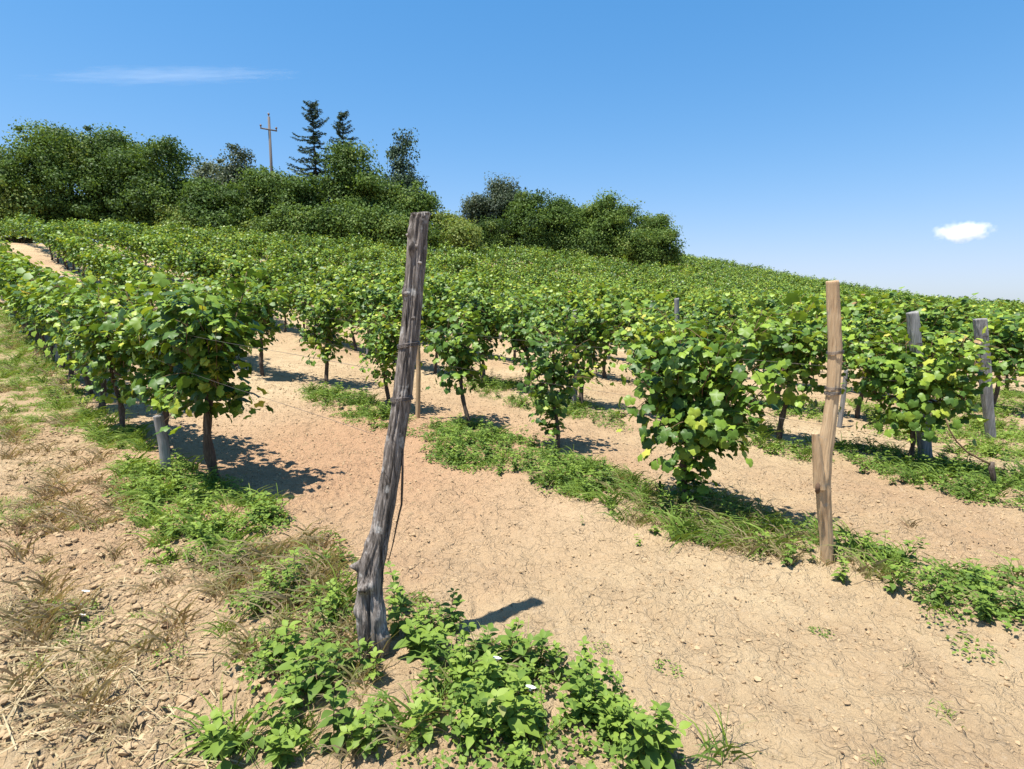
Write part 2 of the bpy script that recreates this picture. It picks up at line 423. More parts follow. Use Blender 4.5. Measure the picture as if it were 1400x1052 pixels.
# ------------------------------------------------------------------ small plants
def leafy(rng, h, leaf):
    b = Bag(); nst = rng.integers(1, 4)
    for s in range(nst):
        az = rng.random() * 6.28; lean = .15 + .5 * rng.random() * (s > 0)
        H = h * (.6 + .5 * rng.random()); M = max(4, int(H / .028))
        t = np.linspace(0, 1, M + 1)
        P = np.column_stack([math.cos(az) * lean * H * t ** 1.4, math.sin(az) * lean * H * t ** 1.4, H * t])
        b.add(*tube(P, .0018 * (1.2 - .6 * t), 4), .3)
        ps, tips, nors, ss, tt = [], [], [], [], []
        a0 = rng.random() * 6.28
        for i in range(1, M + 1):
            for side in (0, 1) if i < M else (0, 1, .5, 1.5):
                a = a0 + i * 1.57 + side * math.pi + rng.normal() * .25
                k = 1 - .5 * (i / M) ** 2 if i > 1 else .7
                up = (-.25 + .62 * (i / M) ** 1.5) + rng.normal() * .18
                d = np.array([math.cos(a), math.sin(a), up])
                ps.append(P[i] + d * .004); tips.append(d); nors.append([-math.cos(a) * up, -math.sin(a) * up, 1.0 + rng.normal() * .1])
                ss.append(leaf * k * (.75 + .5 * rng.random())); tt.append(.22 + .32 * (i / M) + .08 * rng.normal())
        b.add(*inst(*WEED, np.array(ps), np.array(tips), np.array(nors) + .15 * rng.normal(size=(len(ps), 3)), np.array(ss), np.array(tt)))
    return b.arr()
def creeper(rng, r, leaf, n):
    a = rng.random(n) * 6.28; rr = r * np.sqrt(rng.random(n)); z = .015 + .45 * r * (1 - (rr / r) ** 2) * rng.random(n) ** .6
    p = np.column_stack([rr * np.cos(a), rr * np.sin(a), z]); a2 = a + rng.normal(size=n) * .9
    tip = np.column_stack([np.cos(a2), np.sin(a2), .15 + .35 * rng.normal(size=n)])
    nor = np.column_stack([.4 * np.cos(a), .4 * np.sin(a), np.ones(n)]) + .35 * rng.normal(size=(n, 3))
    return inst(*WEED, p, tip, nor, leaf * (.6 + .7 * rng.random(n)), .25 + .25 * rng.random(n))
def tuft(rng, h, n, tint, w=.004, spread=.03):
    b = Bag(); a = rng.random(n) * 6.28; up = .7 + 2.2 * rng.random(n)
    p = np.column_stack([rng.normal(size=n) * spread, rng.normal(size=n) * spread, np.zeros(n)])
    tip = nrm(np.column_stack([np.cos(a), np.sin(a), up])); nor = np.column_stack([-np.cos(a) * up, -np.sin(a) * up, np.ones(n)])
    y = tip; x = nrm(np.cross(y, nor)); z = np.cross(x, y); L = h * (.4 + .7 * rng.random(n)); tv = BLADE[0]
    V = p[:, None] + w * tv[None, :, 0:1] * x[:, None] * (.6 + .8 * rng.random(n))[:, None, None] + L[:, None, None] * (tv[None, :, 1:2] * y[:, None] + tv[None, :, 2:3] * z[:, None] * .8)
    # droop
    T = (BLADE[1][None] + (np.arange(n) * 10)[:, None, None]).reshape(-1, 3)
    return V.reshape(-1, 3), T, np.repeat(tint[0] + (tint[1] - tint[0]) * rng.random(n), 10)
rng = np.random.default_rng(21)
LEAFY = [leafy(rng, .06 + .13 * rng.random(), .034 + .030 * rng.random()) for _ in range(14)]
LEAFB = [leafy(rng, .10 + .10 * rng.random(), .060 + .025 * rng.random()) for _ in range(6)]
CREEP = [creeper(rng, .09 + .06 * rng.random(), .024, 70) for _ in range(8)]
GRASS = [tuft(rng, .16 + .1 * rng.random(), 26, (.2, .6)) for _ in range(10)]
SHORT = [tuft(rng, .06, 22, (.3, .66), .003, .025) for _ in range(8)]
DRY = [tuft(rng, .15 + .08 * rng.random(), 22, (.78, .95), .0028) for _ in range(8)]
RED = [creeper(rng, .08, .02, 50) for _ in range(4)]
RED = [(v, t, .92 + .08 * rng.random(len(c))) for v, t, c in RED]
KIND = dict(leafy=LEAFY, big=LEAFB, creep=CREEP, grass=GRASS, short=SHORT, dry=DRY, red=RED)

def plants(b, P, spec, rng, clump=0.0, fs=1.6, sc=(.7, 1.25)):
    A = area(P)
    for kind, dens in spec.items():
        q = sample(P, int(A * dens) + 1, rng)
        if clump:
            q = q[fbm(q[:, 0] * fs, q[:, 1] * fs, 2, hash(kind) % 50 if False else len(kind) * 7) + .6 * rng.random(len(q)) > clump - .3]
        z = zfull(q[:, 0], q[:, 1])
        for (x, y), zz in zip(q, z):
            v, t, c = KIND[kind][rng.integers(len(KIND[kind]))]
            a = rng.random() * 6.28; s = sc[0] + (sc[1] - sc[0]) * rng.random(); ca, sa = math.cos(a) * s, math.sin(a) * s
            V = np.column_stack([v[:, 0] * ca - v[:, 1] * sa + x, v[:, 0] * sa + v[:, 1] * ca + y, v[:, 2] * s + zz - .004])
            b.add(V, t, c + rng.normal() * .07 * (kind not in ('dry', 'red')))
def strip(name, label, patches, seed):
    rng = np.random.default_rng(seed); b = Bag()
    for px, spec, cl in patches: plants(b, poly_world(px), spec, rng, cl)
    return tag(obj(name, b.mesh(name), WEEDM), label, 'weeds', kind='stuff')

strip('weeds', 'bright green leafy weeds growing round the foot of the weathered leaning post', [
    ([(330, 880), (470, 905), (560, 850), (640, 862), (720, 890), (785, 930), (850, 990), (935, 1045), (900, 1075), (450, 1075), (455, 965), (400, 930)], dict(leafy=105, big=66, creep=80, grass=12, dry=16), .42),
    ([(530, 800), (570, 815), (625, 850), (600, 870), (535, 860)], dict(leafy=60, creep=70, dry=14), .3),
    ([(285, 1005), (335, 985), (415, 955), (432, 1060), (285, 1070)], dict(leafy=60, big=45, grass=30), 0),
    ([(300, 860), (380, 790), (470, 770), (485, 890), (420, 950), (340, 905)], dict(leafy=60, creep=55, dry=75, grass=10), .2),
    ([(270, 780), (350, 755), (450, 725), (480, 790), (400, 830), (300, 840)], dict(creep=30, red=40, dry=75, short=40), .35),
    ([(480, 900), (560, 960), (560, 1060), (500, 1060)], dict(red=8, dry=20), .2)], 31)
strip('weeds', 'green weeds and grass at the feet of the yellow leaved end vine', [
    ([(150, 640), (225, 625), (290, 655), (340, 680), (385, 695), (380, 725), (320, 765), (265, 790), (220, 775), (185, 710)], dict(leafy=60, creep=55, grass=40), .25),
    ([(110, 560), (190, 590), (215, 620), (150, 615), (100, 590)], dict(grass=60, short=60, leafy=20), 0)], 32)
strip('weeds', 'strip of low weeds and rank grass under the row of the pale post', [
    ([(415, 535), (480, 532), (545, 565), (575, 600), (520, 590), (440, 560)], dict(leafy=50, grass=18, creep=30), .1),
    ([(580, 585), (640, 575), (730, 608), (800, 640), (860, 672), (800, 685), (700, 655), (590, 635)], dict(leafy=60, creep=60, grass=12), .2),
    ([(740, 655), (820, 640), (900, 670), (1000, 690), (1060, 720), (1010, 750), (900, 735), (800, 690)], dict(grass=52, leafy=22, dry=45, creep=22), .38),
    ([(890, 690), (1000, 690), (1110, 725), (1150, 745), (1165, 805), (1080, 775), (960, 745)], dict(grass=28, dry=90, leafy=18, creep=28, red=20), .35),
    ([(1140, 725), (1225, 760), (1250, 800), (1170, 790)], dict(leafy=30, creep=50, dry=35, grass=25), .1),
    ([(1205, 800), (1290, 785), (1400, 790), (1440, 880), (1340, 860), (1250, 845)], dict(leafy=55, creep=60, dry=12, grass=12), .05)], 33)
strip('weeds', 'strip of low green weeds beneath the row of the hidden grey post', [
    ([(620, 515), (700, 520), (850, 565), (850, 588), (760, 570), (650, 540)], dict(leafy=40, creep=30, grass=15), .15),
    ([(970, 570), (1060, 590), (1130, 615), (1140, 640), (1050, 620), (975, 600)], dict(leafy=45, creep=30, grass=25), .1),
    ([(1135, 610), (1240, 615), (1330, 640), (1440, 655), (1440, 700), (1300, 680), (1180, 655)], dict(leafy=45, creep=50, grass=20), .25)], 34)
strip('weeds', 'sparse weeds between the two grey posts and the rows behind', [
    ([(1040, 548), (1130, 555), (1130, 578), (1060, 572)], dict(leafy=45, creep=35), 0),
    ([(1160, 550), (1240, 565), (1400, 585), (1440, 640), (1330, 625), (1200, 600)], dict(leafy=28, creep=30, grass=14), .25),
    ([(1300, 540), (1400, 540), (1440, 570), (1320, 570)], dict(leafy=26, creep=20, grass=16), .15)], 35)
def turf(name, label, patches, seed):
    rng = np.random.default_rng(seed); b = Bag()
    for px, spec, cl in patches: plants(b, poly_world(px), spec, rng, cl, 2.2)
    return tag(obj(name, b.mesh(name), WEEDM), label, 'grass', kind='stuff')
turf('grass', 'short green grass growing along the headland track beside the vines', [
    ([(-60, 425), (30, 425), (90, 500), (130, 570), (90, 600), (40, 540), (-60, 500)], dict(short=230, grass=14, leafy=8, creep=12, dry=10), .18),
    ([(-60, 500), (40, 540), (60, 590), (-60, 640)], dict(short=200, grass=8, dry=10), .3),
    ([(-60, 680), (60, 685), (170, 715), (60, 735), (-60, 730)], dict(short=240, dry=40), .2),
    ([(10, 830), (60, 805), (120, 850), (90, 890), (20, 880)], dict(short=90, dry=90, creep=20), .05),
    ([(0, 900), (150, 900), (280, 1000), (260, 1052), (0, 1052)], dict(short=14, dry=30), .35),
    ([(0, 590), (140, 610), (250, 800), (280, 930), (0, 800)], dict(short=12, dry=16), .35)], 36)

# single plants that stand alone on the bare soil
def single(px, py, kind, scale, name, label, cat, seed, n=1):
    rng = np.random.default_rng(seed); g = G(px, py); b = Bag()
    for i in range(n):
        v, t, c = KIND[kind][rng.integers(len(KIND[kind]))]
        a = rng.random() * 6.28; o = rng.normal(size=2) * .03 * (i > 0)
        V = np.column_stack([v[:, 0] * math.cos(a) - v[:, 1] * math.sin(a), v[:, 0] * math.sin(a) + v[:, 1] * math.cos(a), v[:, 2]]) * scale + [o[0], o[1], -.004]
        b.add(V, t, c)
    return tag(obj(name, b.mesh(name), WEEDM, loc=g), label, cat)
for i, (px, py, k, s, n, nm, lb, ct) in enumerate([
    (985, 1030, 'grass', 1.0, 1, 'grass_tuft', 'long bladed grass tuft alone on bare soil at the picture bottom', 'grass'),
    (912, 918, 'creep', .55, 1, 'weed_plant', 'small green rosette weed on bare soil above the long grass tuft', 'weed'),
    (1122, 866, 'creep', .5, 1, 'weed_plant', 'small creeping weed on bare soil below the pale post', 'weed'),
    (875, 748, 'leafy', .5, 1, 'weed_plant', 'tiny upright weed just below the grassy strip left of the pale post', 'weed'),
    (797, 718, 'leafy', .45, 1, 'weed_plant', 'tiny pale weed on bare soil between the weathered post and grass strip', 'weed'),
    (232, 895, 'creep', .6, 1, 'weed_plant', 'low pale green weed beside the dark soil hole', 'weed'),
    (822, 886, 'creep', .35, 1, 'weed_plant', 'flat seedling on bare soil right of the post shadow tip', 'weed'),
    (1340, 825, 'big', 1.0, 1, 'weed_plant', 'broad leaved weed rising above the strip at the right edge', 'weed'),
    (1330, 890, 'creep', .8, 1, 'weed_plant', 'flat grey green weed below the weed strip at right', 'weed'),
    (1290, 975, 'short', 1.0, 1, 'weed_plant', 'short tuft on bare soil in the lower right corner', 'weed'),
    (1200, 1040, 'short', .7, 1, 'weed_plant', 'tiny green seedling at the bottom edge right of the long grass tuft', 'weed'),
    (1245, 720, 'dry', .7, 1, 'grass_tuft', 'withered dry tuft on bare soil right of the pale post', 'grass'),
    (350, 712, 'big', 1.05, 4, 'weed_plant', 'broad leaved bush of weed beside the vine shadow', 'weed'),
    (125, 925, 'short', .9, 1, 'weed_plant', 'small green tuft among straw in the lower left', 'weed'),
    (1150, 795, 'big', .7, 1, 'weed_plant', 'dark green weed at the foot of the pale post', 'weed'),
    (325, 775, 'big', .8, 1, 'weed_plant', 'pale leaved weed beside the reddish dry patch', 'weed')]):
    single(px, py, k, s, nm, lb, ct, 200 + i, n)

# white bindweed flowers
def flower(px, py, h, r, label):
    g = G(px, py); o = empty('white_flower', g)
    b = Bag(); P = [(0, 0, 0), (.004, .002, h * .5), (0, 0, h)]; b.add(*tube(P, .0014, 5), .4); obj('stem', b.mesh('stem'), WEEDM, o)
    th = np.arange(15) * 2 * math.pi / 15; V = []
    for rr, z in ((.12, 0), (.35, .5), (.75, .8), (1.0, .82)):
        k = 1 + (.07 * np.cos(5 * th) if rr > .5 else 0)
        V.append(np.column_stack([rr * r * k * np.cos(th), rr * r * k * np.sin(th), np.full(15, h - .004 + z * r * .9)]))
    T = [[i * 15 + j, i * 15 + (j + 1) % 15, (i + 1) * 15 + (j + 1) % 15, (i + 1) * 15 + j] for i in range(3) for j in range(15)]
    me = mesh_np('petals', np.vstack(V), np.array(T)); p = obj('petals', me, PETAL, o); p.rotation_euler = (-.35, .2, 0)
    tag(o, label, 'flower', 'white flowers low on the ground')
flower(112, 824, .05, .018, 'uppermost white flower of the three beside the dry tuft at left')
flower(108, 840, .04, .016, 'middle white flower of the three beside the dry tuft at left')
flower(109, 852, .035, .014, 'lowest white flower of the three beside the dry tuft at left')
flower(668, 962, .16, .018, 'white flower among green weeds nearest the weathered post')
flower(715, 1003, .15, .020, 'white flower low among green weeds near the picture bottom')

# ------------------------------------------------------------------ grapevines
def gen_vine(rng, nsh=20, ztop=1.6, halfw=.62, hang=.3, leaf=.115, zc=.82, fill=120, yw=.32):
    ps, tips, nors, ss, tt, canes = [], [], [], [], [], []
    for k in range(nsh):
        x0 = rng.uniform(-halfw, halfw); p = np.array([x0, rng.normal() * .03, zc + rng.normal() * .05])
        hg = rng.random() < hang
        low = rng.random() < .26
        d = np.array([rng.normal() * .3, rng.normal() * (yw + .2 * hg), 1.0 if not hg else .7 + .4 * rng.random()])
        if low: d = np.array([rng.normal() * .6, rng.normal() * .7, .25 * rng.normal()])
        d /= np.linalg.norm(d); L = (ztop - zc) * rng.uniform(.8, 1.3) + (.45 if hg else 0)
        if low: L = rng.uniform(.25, .6)
        st = .054; M = int(L / st); pts = [p.copy()]
        for i in range(M):
            f = i / M
            d = d + np.array([rng.normal() * .13, rng.normal() * .13 - (0 if hg else .16) * p[1], -(.03 + .22 * max(0, f - .5) + (.17 if hg else 0) * f + (.05 if low else 0))])
            if p[2] > ztop: d[2] -= .25
            d /= np.linalg.norm(d); p = p + d * st
            if p[2] < .32 or abs(p[1]) > .40 or abs(p[0]) > halfw + .26: break
            pts.append(p.copy())
            side = (-1) ** i
            for rep in range(1 + (rng.random() < .45)):
                lat = np.cross(d, [0, 0, 1.0]); lat = lat / (np.linalg.norm(lat) + 1e-6) * side
                off = lat * rng.uniform(.03, .11) + rng.normal(size=3) * .045
                sg = np.sign(p[1] + off[1] * 2 + rng.normal() * .06)
                ps.append(p + off)
                nv = np.array([rng.normal() * .5, sg * (.35 + .5 * rng.random()), .75 + .6 * rng.random() + .3 * (p[2] > ztop - .25)]) + .42 * rng.normal(size=3)
                tips.append(np.array([rng.normal() * .7, sg * .7, -.7]) + .5 * rng.normal(size=3)); nors.append(nv)
                ss.append(leaf * (.65 + .55 * rng.random()) * (1 - .5 * max(0, f - .7) / .3))
                tt.append(.34 + .17 * rng.normal() + .42 * max(0, f - .6) / .4 * rng.random() + (.3 if rng.random() < .02 else 0))
        canes.append(np.array(pts))
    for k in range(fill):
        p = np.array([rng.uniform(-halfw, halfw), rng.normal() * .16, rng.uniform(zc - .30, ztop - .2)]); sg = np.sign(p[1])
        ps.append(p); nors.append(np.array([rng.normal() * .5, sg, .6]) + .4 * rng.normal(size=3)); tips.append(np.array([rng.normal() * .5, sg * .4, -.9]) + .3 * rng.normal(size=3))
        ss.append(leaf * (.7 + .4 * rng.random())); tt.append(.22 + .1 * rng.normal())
    return np.array(ps), np.array(tips), np.array(nors), np.array(ss), np.clip(np.array(tt), .02, .97), canes

def suckers(L, rng, n=70, z0=.12, z1=.8, w=.09, leaf=.095):
    p = np.column_stack([rng.normal(size=n) * w + .03, rng.normal(size=n) * w, rng.uniform(z0, z1, n)])
    tip = np.column_stack([p[:, 0] * 6, p[:, 1] * 6, np.full(n, -.4)]) + .5 * rng.normal(size=(n, 3)); nor = np.column_stack([p[:, 0] * 5, p[:, 1] * 5, np.ones(n)]) + .45 * rng.normal(size=(n, 3))
    return tuple(np.concatenate([a, b]) for a, b in zip(L[:5], (p, tip, nor, leaf * (.6 + .6 * rng.random(n)), .4 + .16 * rng.normal(size=n)))) + (L[5],)
def yellow(L, rng):
    t = L[4].copy(); m = (L[0][:, 0] < -.22) & (L[0][:, 2] < 1.15) & (rng.random(len(t)) < .32); t[m] = rng.uniform(.80, .97, m.sum())
    return L[:4] + (t, L[5])
def foliage_mesh(name, L, tmpl, keep=1.0, scale=1.0, rng=None, wide=1.0):
    ps, tips, nors, ss, tt, _ = L
    if keep < 1:
        i = rng.permutation(len(ps))[:int(len(ps) * keep)]; ps, tips, nors, ss, tt = ps[i], tips[i], nors[i], ss[i], tt[i]
    # the leaf hangs from the top of its blade
    y = nrm(tips - nrm(nors) * np.sum(tips * nrm(nors), 1)[:, None]); n = nrm(nors)
    return inst(*tmpl, ps - y * (ss * .4 * scale)[:, None], y, n, ss * scale, tt)
def trunk_mesh(rng, zc, halfw, lean=(0, 0), r=.026):
    b = Bag(); t = np.linspace(0, 1, 14)
    P = np.column_stack([lean[0] * (1 - t) ** 1.5 + .03 * np.sin(5 * t + rng.random() * 6), lean[1] * (1 - t) + .025 * np.sin(6 * t + rng.random() * 6), -.05 + (zc + .03) * t])
    rr = r * (1.35 - .45 * t + .18 * rng.normal(size=14)) ; rr[-1] *= .7
    b.add(*tube(P, rr, 9))
    for sx in (-1, 1):
        t2 = np.linspace(0, 1, 9); e = P[-2]
        Q = np.column_stack([e[0] + sx * halfw * t2, e[1] + .02 * np.sin(7 * t2 + rng.random() * 6), e[2] + .04 * np.sin(t2 * 5) - .03 * (1 - t2)])
        b.add(*tube(Q, r * (.75 - .4 * t2), 7))
    return b.mesh('trunk')
def cane_mesh(canes, rng, r=.0042):
    b = Bag()
    for c in canes:
        if len(c) > 3: b.add(*tube(c[::2] if len(c) > 6 else c, np.linspace(r, r * .45, len(c[::2]) if len(c) > 6 else len(c)), 4))
    return b.mesh('canes')

RZ = math.atan2(D_ROW[1], D_ROW[0])
class Proto: pass
def proto(seed, tmpl, keep=1.0, scale=1.0, withcanes=True, lean=(0, 0), tr=.026, post=(), **kw):
    rng = np.random.default_rng(seed); p = Proto()
    L = gen_vine(rng, **kw)
    for f in post: L = f(L, rng)
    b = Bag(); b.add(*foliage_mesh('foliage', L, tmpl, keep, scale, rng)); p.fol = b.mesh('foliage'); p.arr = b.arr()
    p.trunk = trunk_mesh(rng, kw.get('zc', .82), kw.get('halfw', .62) * .8, lean, tr); p.trunk.materials.append(VINEWOOD); p.fol.materials.append(VINE)
    p.canes = None
    if withcanes: p.canes = cane_mesh(L[5], rng); p.canes.materials.append(CANE)
    return p
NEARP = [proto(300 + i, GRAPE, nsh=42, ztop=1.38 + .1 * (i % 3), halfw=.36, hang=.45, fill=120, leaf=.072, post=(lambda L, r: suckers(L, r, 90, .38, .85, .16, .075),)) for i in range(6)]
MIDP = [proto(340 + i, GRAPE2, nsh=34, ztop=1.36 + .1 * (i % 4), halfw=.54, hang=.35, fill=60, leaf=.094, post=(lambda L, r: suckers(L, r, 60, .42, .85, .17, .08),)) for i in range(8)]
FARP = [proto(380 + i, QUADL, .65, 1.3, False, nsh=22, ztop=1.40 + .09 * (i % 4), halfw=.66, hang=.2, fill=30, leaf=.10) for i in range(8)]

def vine(p, X, Y, label, group=None, flip=False, s=1.0, turn=0.0):
    z = float(zfull(X, Y)); r = empty('grapevine', (X, Y, z), RZ + (math.pi if flip else 0) + turn)
    r.scale = (s, s, s); tag(r, label, 'grapevine', group)
    obj('trunk', p.trunk, None, r); obj('foliage', p.fol, None, r)
    if p.canes: obj('canes', p.canes, None, r)
    return r
def rowpt(px, n):
    "t along row n at which photo column px is met"
    k = (px - W_ / 2) / F_ / CT
    ax, ay = xy(0, n)
    t = (ax - k * ay) / (k * D_ROW[1] - D_ROW[0])
    return t
NEARV = []   # (t, n) of hand placed vines
def hand(px, py, p, label, flip=False, s=1.0):
    X, Y, z = G(px, py); vine(p, X, Y, label, None, flip, s); t, n = tn(X, Y); print('vine', px, 't %.2f n %.2f' % (t, n)); return float(t)
END1 = proto(401, GRAPE, nsh=50, post=(yellow,), ztop=1.64, halfw=.34, hang=.16, fill=150, zc=.86, leaf=.094, tr=.032)
BUSHY = proto(406, GRAPE, nsh=48, ztop=1.58, halfw=.48, hang=.35, fill=150, zc=.84, leaf=.080, post=(lambda L, r: suckers(L, r, 60, .45, .85, .16, .085),))
END2 = proto(402, GRAPE, nsh=54, post=(lambda L, r: suckers(suckers(L, r, 210, .10, .8, .10, .068), r, 190, .36, .8, .19, .07),), ztop=1.42, halfw=.35, hang=.6, fill=170, zc=.76, leaf=.074, lean=(.1, 0), tr=.026)
ONE2 = proto(403, GRAPE, nsh=15, post=(lambda L, r: suckers(L, r, 190, .16, .85, .10, .066),), ztop=1.30, halfw=.24, hang=.8, fill=90, zc=.78, leaf=.07, lean=(-.1, .05), tr=.016)
BENT = proto(404, GRAPE, nsh=22, ztop=1.40, halfw=.28, hang=.3, fill=120, zc=.74, leaf=.085, lean=(-.28, .05), tr=.02)
END3 = proto(405, GRAPE, nsh=46, post=(lambda L, r: suckers(L, r, 200, .3, .8, .2, .07),), ztop=1.27, halfw=.44, hang=.6, fill=140, zc=.72, leaf=.074, tr=.02)
t1 = hand(292, 660, END1, 'tall end vine with yellowing leaves on a bare dark trunk beside its long shadow')
hand(232, 618, BUSHY, 'bushy vine growing round the short grey post behind the yellow leaved end vine', True, 1.0)
hand(945, 694, END2, 'full leafy end vine hanging nearly to the weeds left of the pale post')
hand(757, 612, ONE2, 'slim drooping vine whose leaves hang low beside the grey brown post')
hand(629, 580, BENT, 'dark vine on a thin bent trunk just right of the weathered post')
t2 = hand(530, 558, NEARP[1], 'pale green vine seen just left of the weathered post', False, .92)
t2 = hand(448, 526, NEARP[2], 'round bushy vine with a thin stem and dark shadow beneath it', True)
t3 = hand(1240, 634, END3, 'drooping end vine wrapped round the half hidden grey post')

rng = np.random.default_rng(77)
spots = []
TREE_LIM = lambda X, Y: Y < float(np.interp(X, [-60, -6, 0, 15], [44, 42.6, 54.5, 54.5])) if X < 15.5 else (math.hypot(X, Y) < 85)
for row in range(0, 36):
    n = ROWS[row]
    t0 = {0: t1 + 2.1, 1: t2 + 1.05, 2: t3 + 1.1, 3: rowpt(1345, n) + 1.2}.get(row, .7)
    t = t0 + rng.random() * .15
    while t < 75:
        nn = n + rng.normal() * .05; X, Y = xy(t, nn)
        if not TREE_LIM(X, Y): break
        az = math.atan2(X, Y)
        if -0.84 < az < 0.80: spots.append((math.hypot(X, Y), row, t, X, Y))
        t += 1.12 * (1 + .08 * rng.normal()) + (.5 if rng.random() < .05 and row > 1 else 0)
spots.sort()
ROWNAME = ['the row beside the grassy headland track', 'the row of the pale peeled post', 'the row of the hidden grey post', 'the row of the split grey post']
ind = spots[:292]; rest = spots[292:]
for i, (r, row, t, X, Y) in enumerate(ind):
    p = (NEARP if r < 10 else MIDP)[rng.integers(6 if r < 10 else 8)]
    if row < 4: lb = ('plain green grapevine uphill of the short grey post in the headland row', 'plain green grapevine uphill of the round bushy vine in the pale post row', 'plain green grapevine uphill of the drooping vine wrapped round the grey post', 'plain green grapevine in the row of the split grey post')[row]
    elif row < 8: lb = 'green grapevine in the packed middle rows behind the split grey post'
    else: lb = 'green grapevine far up the slope below the tree belt'
    vine(p, X, Y, lb, 'grapevines in ' + ROWNAME[row] if row < 4 else ('grapevines of the middle rows' if row < 8 else 'grapevines of the upper rows'), rng.random() < .5, (.9 + .2 * rng.random()) * (.97 if row == 0 and t > 12 else 1), rng.normal() * .05)
b = Bag()
for r, row, t, X, Y in rest:
    V, T, c = FARP[rng.integers(8)].arr
    a = RZ + (math.pi if rng.random() < .5 else 0); s = .9 + .22 * rng.random(); ca, sa = math.cos(a) * s, math.sin(a) * s
    b.add(np.column_stack([V[:, 0] * ca - V[:, 1] * sa + X, V[:, 0] * sa + V[:, 1] * ca + Y, V[:, 2] * s + float(zmac(X, Y))]), T, c + rng.normal() * .06)
tag(obj('far_vines', b.mesh('far_vines'), VINE), 'mass of green vine rows on the far slope under the skyline', 'vines', kind='stuff')
print('vines', len(ind), len(rest), 'far tris', b.n)

# ------------------------------------------------------------------ posts
def post_mesh(C, R, rings=160, sides=48, groove=.12, gk=7, knots=(), sq=None, seed=0, top=0.0, twist=0.0):
    C = np.asarray(C, float); s0 = np.linspace(0, 1, len(C)); s = np.linspace(0, 1, rings)
    P = np.column_stack([np.interp(s, s0, C[:, i]) for i in range(3)])
    for _ in range(max(2, rings // 22)): P[1:-1] = (P[:-2] + 2 * P[1:-1] + P[2:]) / 4
    r0 = np.interp(s, np.linspace(0, 1, len(R)), R)
    th = np.arange(sides) * 2 * math.pi / sides
    S, THT = np.meshgrid(s, th, indexing='ij'); H = np.linalg.norm(C[-1] - C[0])
    tw = THT + twist * S
    g = vn(np.cos(tw) * gk * .5 + 9, np.sin(tw) * gk * .5, S * H * 2.5, seed) + .5 * vn(np.cos(tw) * gk * 1.3, np.sin(tw) * gk * 1.3 + 5, S * H * 6, seed + 1)
    g2 = vn(np.cos(THT) * 2, np.sin(THT) * 2, S * H * 14, seed + 2) * .35
    r = r0[:, None] * (1 + groove * (-np.abs(g) * 1.6 + .5 + g2))
    if sq: r = r * (np.abs(np.cos(THT) / sq[0]) ** 8 + np.abs(np.sin(THT) / sq[1]) ** 8) ** (-1 / 8)
    for ks, ka, kh, kds, kda in knots:
        da = (THT - ka + math.pi) % (2 * math.pi) - math.pi
        r = r + kh * np.exp(-((S - ks) / kds) ** 2 - (da / kda) ** 2)
    V = np.stack([P[:, 0, None] + r * np.cos(THT), P[:, 1, None] + r * np.sin(THT), np.broadcast_to(P[:, 2, None], r.shape).copy()], -1)
    V[-1, :, 2] += top * np.cos(th) * r0[-1]
    for q in (-1,): V[q, :, :2] = P[q, :2] + (V[q, :, :2] - P[q, :2]) * .93
    V = V.reshape(-1, 3); V = np.vstack([V, P[-1:] + [0, 0, -.006]])
    i = np.arange(rings - 1)[:, None] * sides; j = np.arange(sides)[None]; j2 = (j + 1) % sides
    T = np.stack([i + j, i + j2, i + sides + j2, i + sides + j], -1).reshape(-1, 4)
    T = np.vstack([T[:, [0, 1, 2]], T[:, [0, 2, 3]]]); e = (rings - 1) * sides
    T = np.vstack([T, np.stack([e + j[0], e + j2[0], np.full(sides, rings * sides)], -1)])
    return V, T
def ring(c, rx, ry, tilt, rr=.0018, loops=2, seed=0):
    rng = np.random.default_rng(seed); M = 28 * loops; a = np.linspace(0, 2 * math.pi * loops, M)
    P = np.column_stack([c[0] + rx * np.cos(a), c[1] + ry * np.sin(a), c[2] + tilt * np.cos(a) * rx + np.linspace(-.5, .5, M) * .009 * (loops - 1) + .002 * np.sin(3 * a)])
    return tube(P, rr, 6)
def make_post(name, label, cat, C, R, mat, ties=(), group=None, extra=None, **kw):
    C = np.asarray(C, float); base = C[0].copy(); root = empty(name, base); tag(root, label, cat, group)
    V, T = post_mesh(C - base, R, **kw)
    obj('shaft', mesh_np('shaft', V, T), mat, root)
    zz = C[:, 2]
    for z, tl in ties:
        x = np.interp(z, zz, C[:, 0]); y = np.interp(z, zz, C[:, 1]); rr = np.interp(z, zz, np.interp(np.linspace(0, 1, len(C)), np.linspace(0, 1, len(R)), R))
        sqk = kw.get('sq') or (1, 1)
        V, T = ring((x - base[0], y - base[1], z - base[2]), rr * sqk[0] * 1.12 + .003, rr * sqk[1] * 1.12 + .003, tl, .0022, 3, int(z * 100))
        obj('wire_tie', mesh_np('wire_tie', V, T), WIRE, root)
    if extra: extra(root, base)
    return root
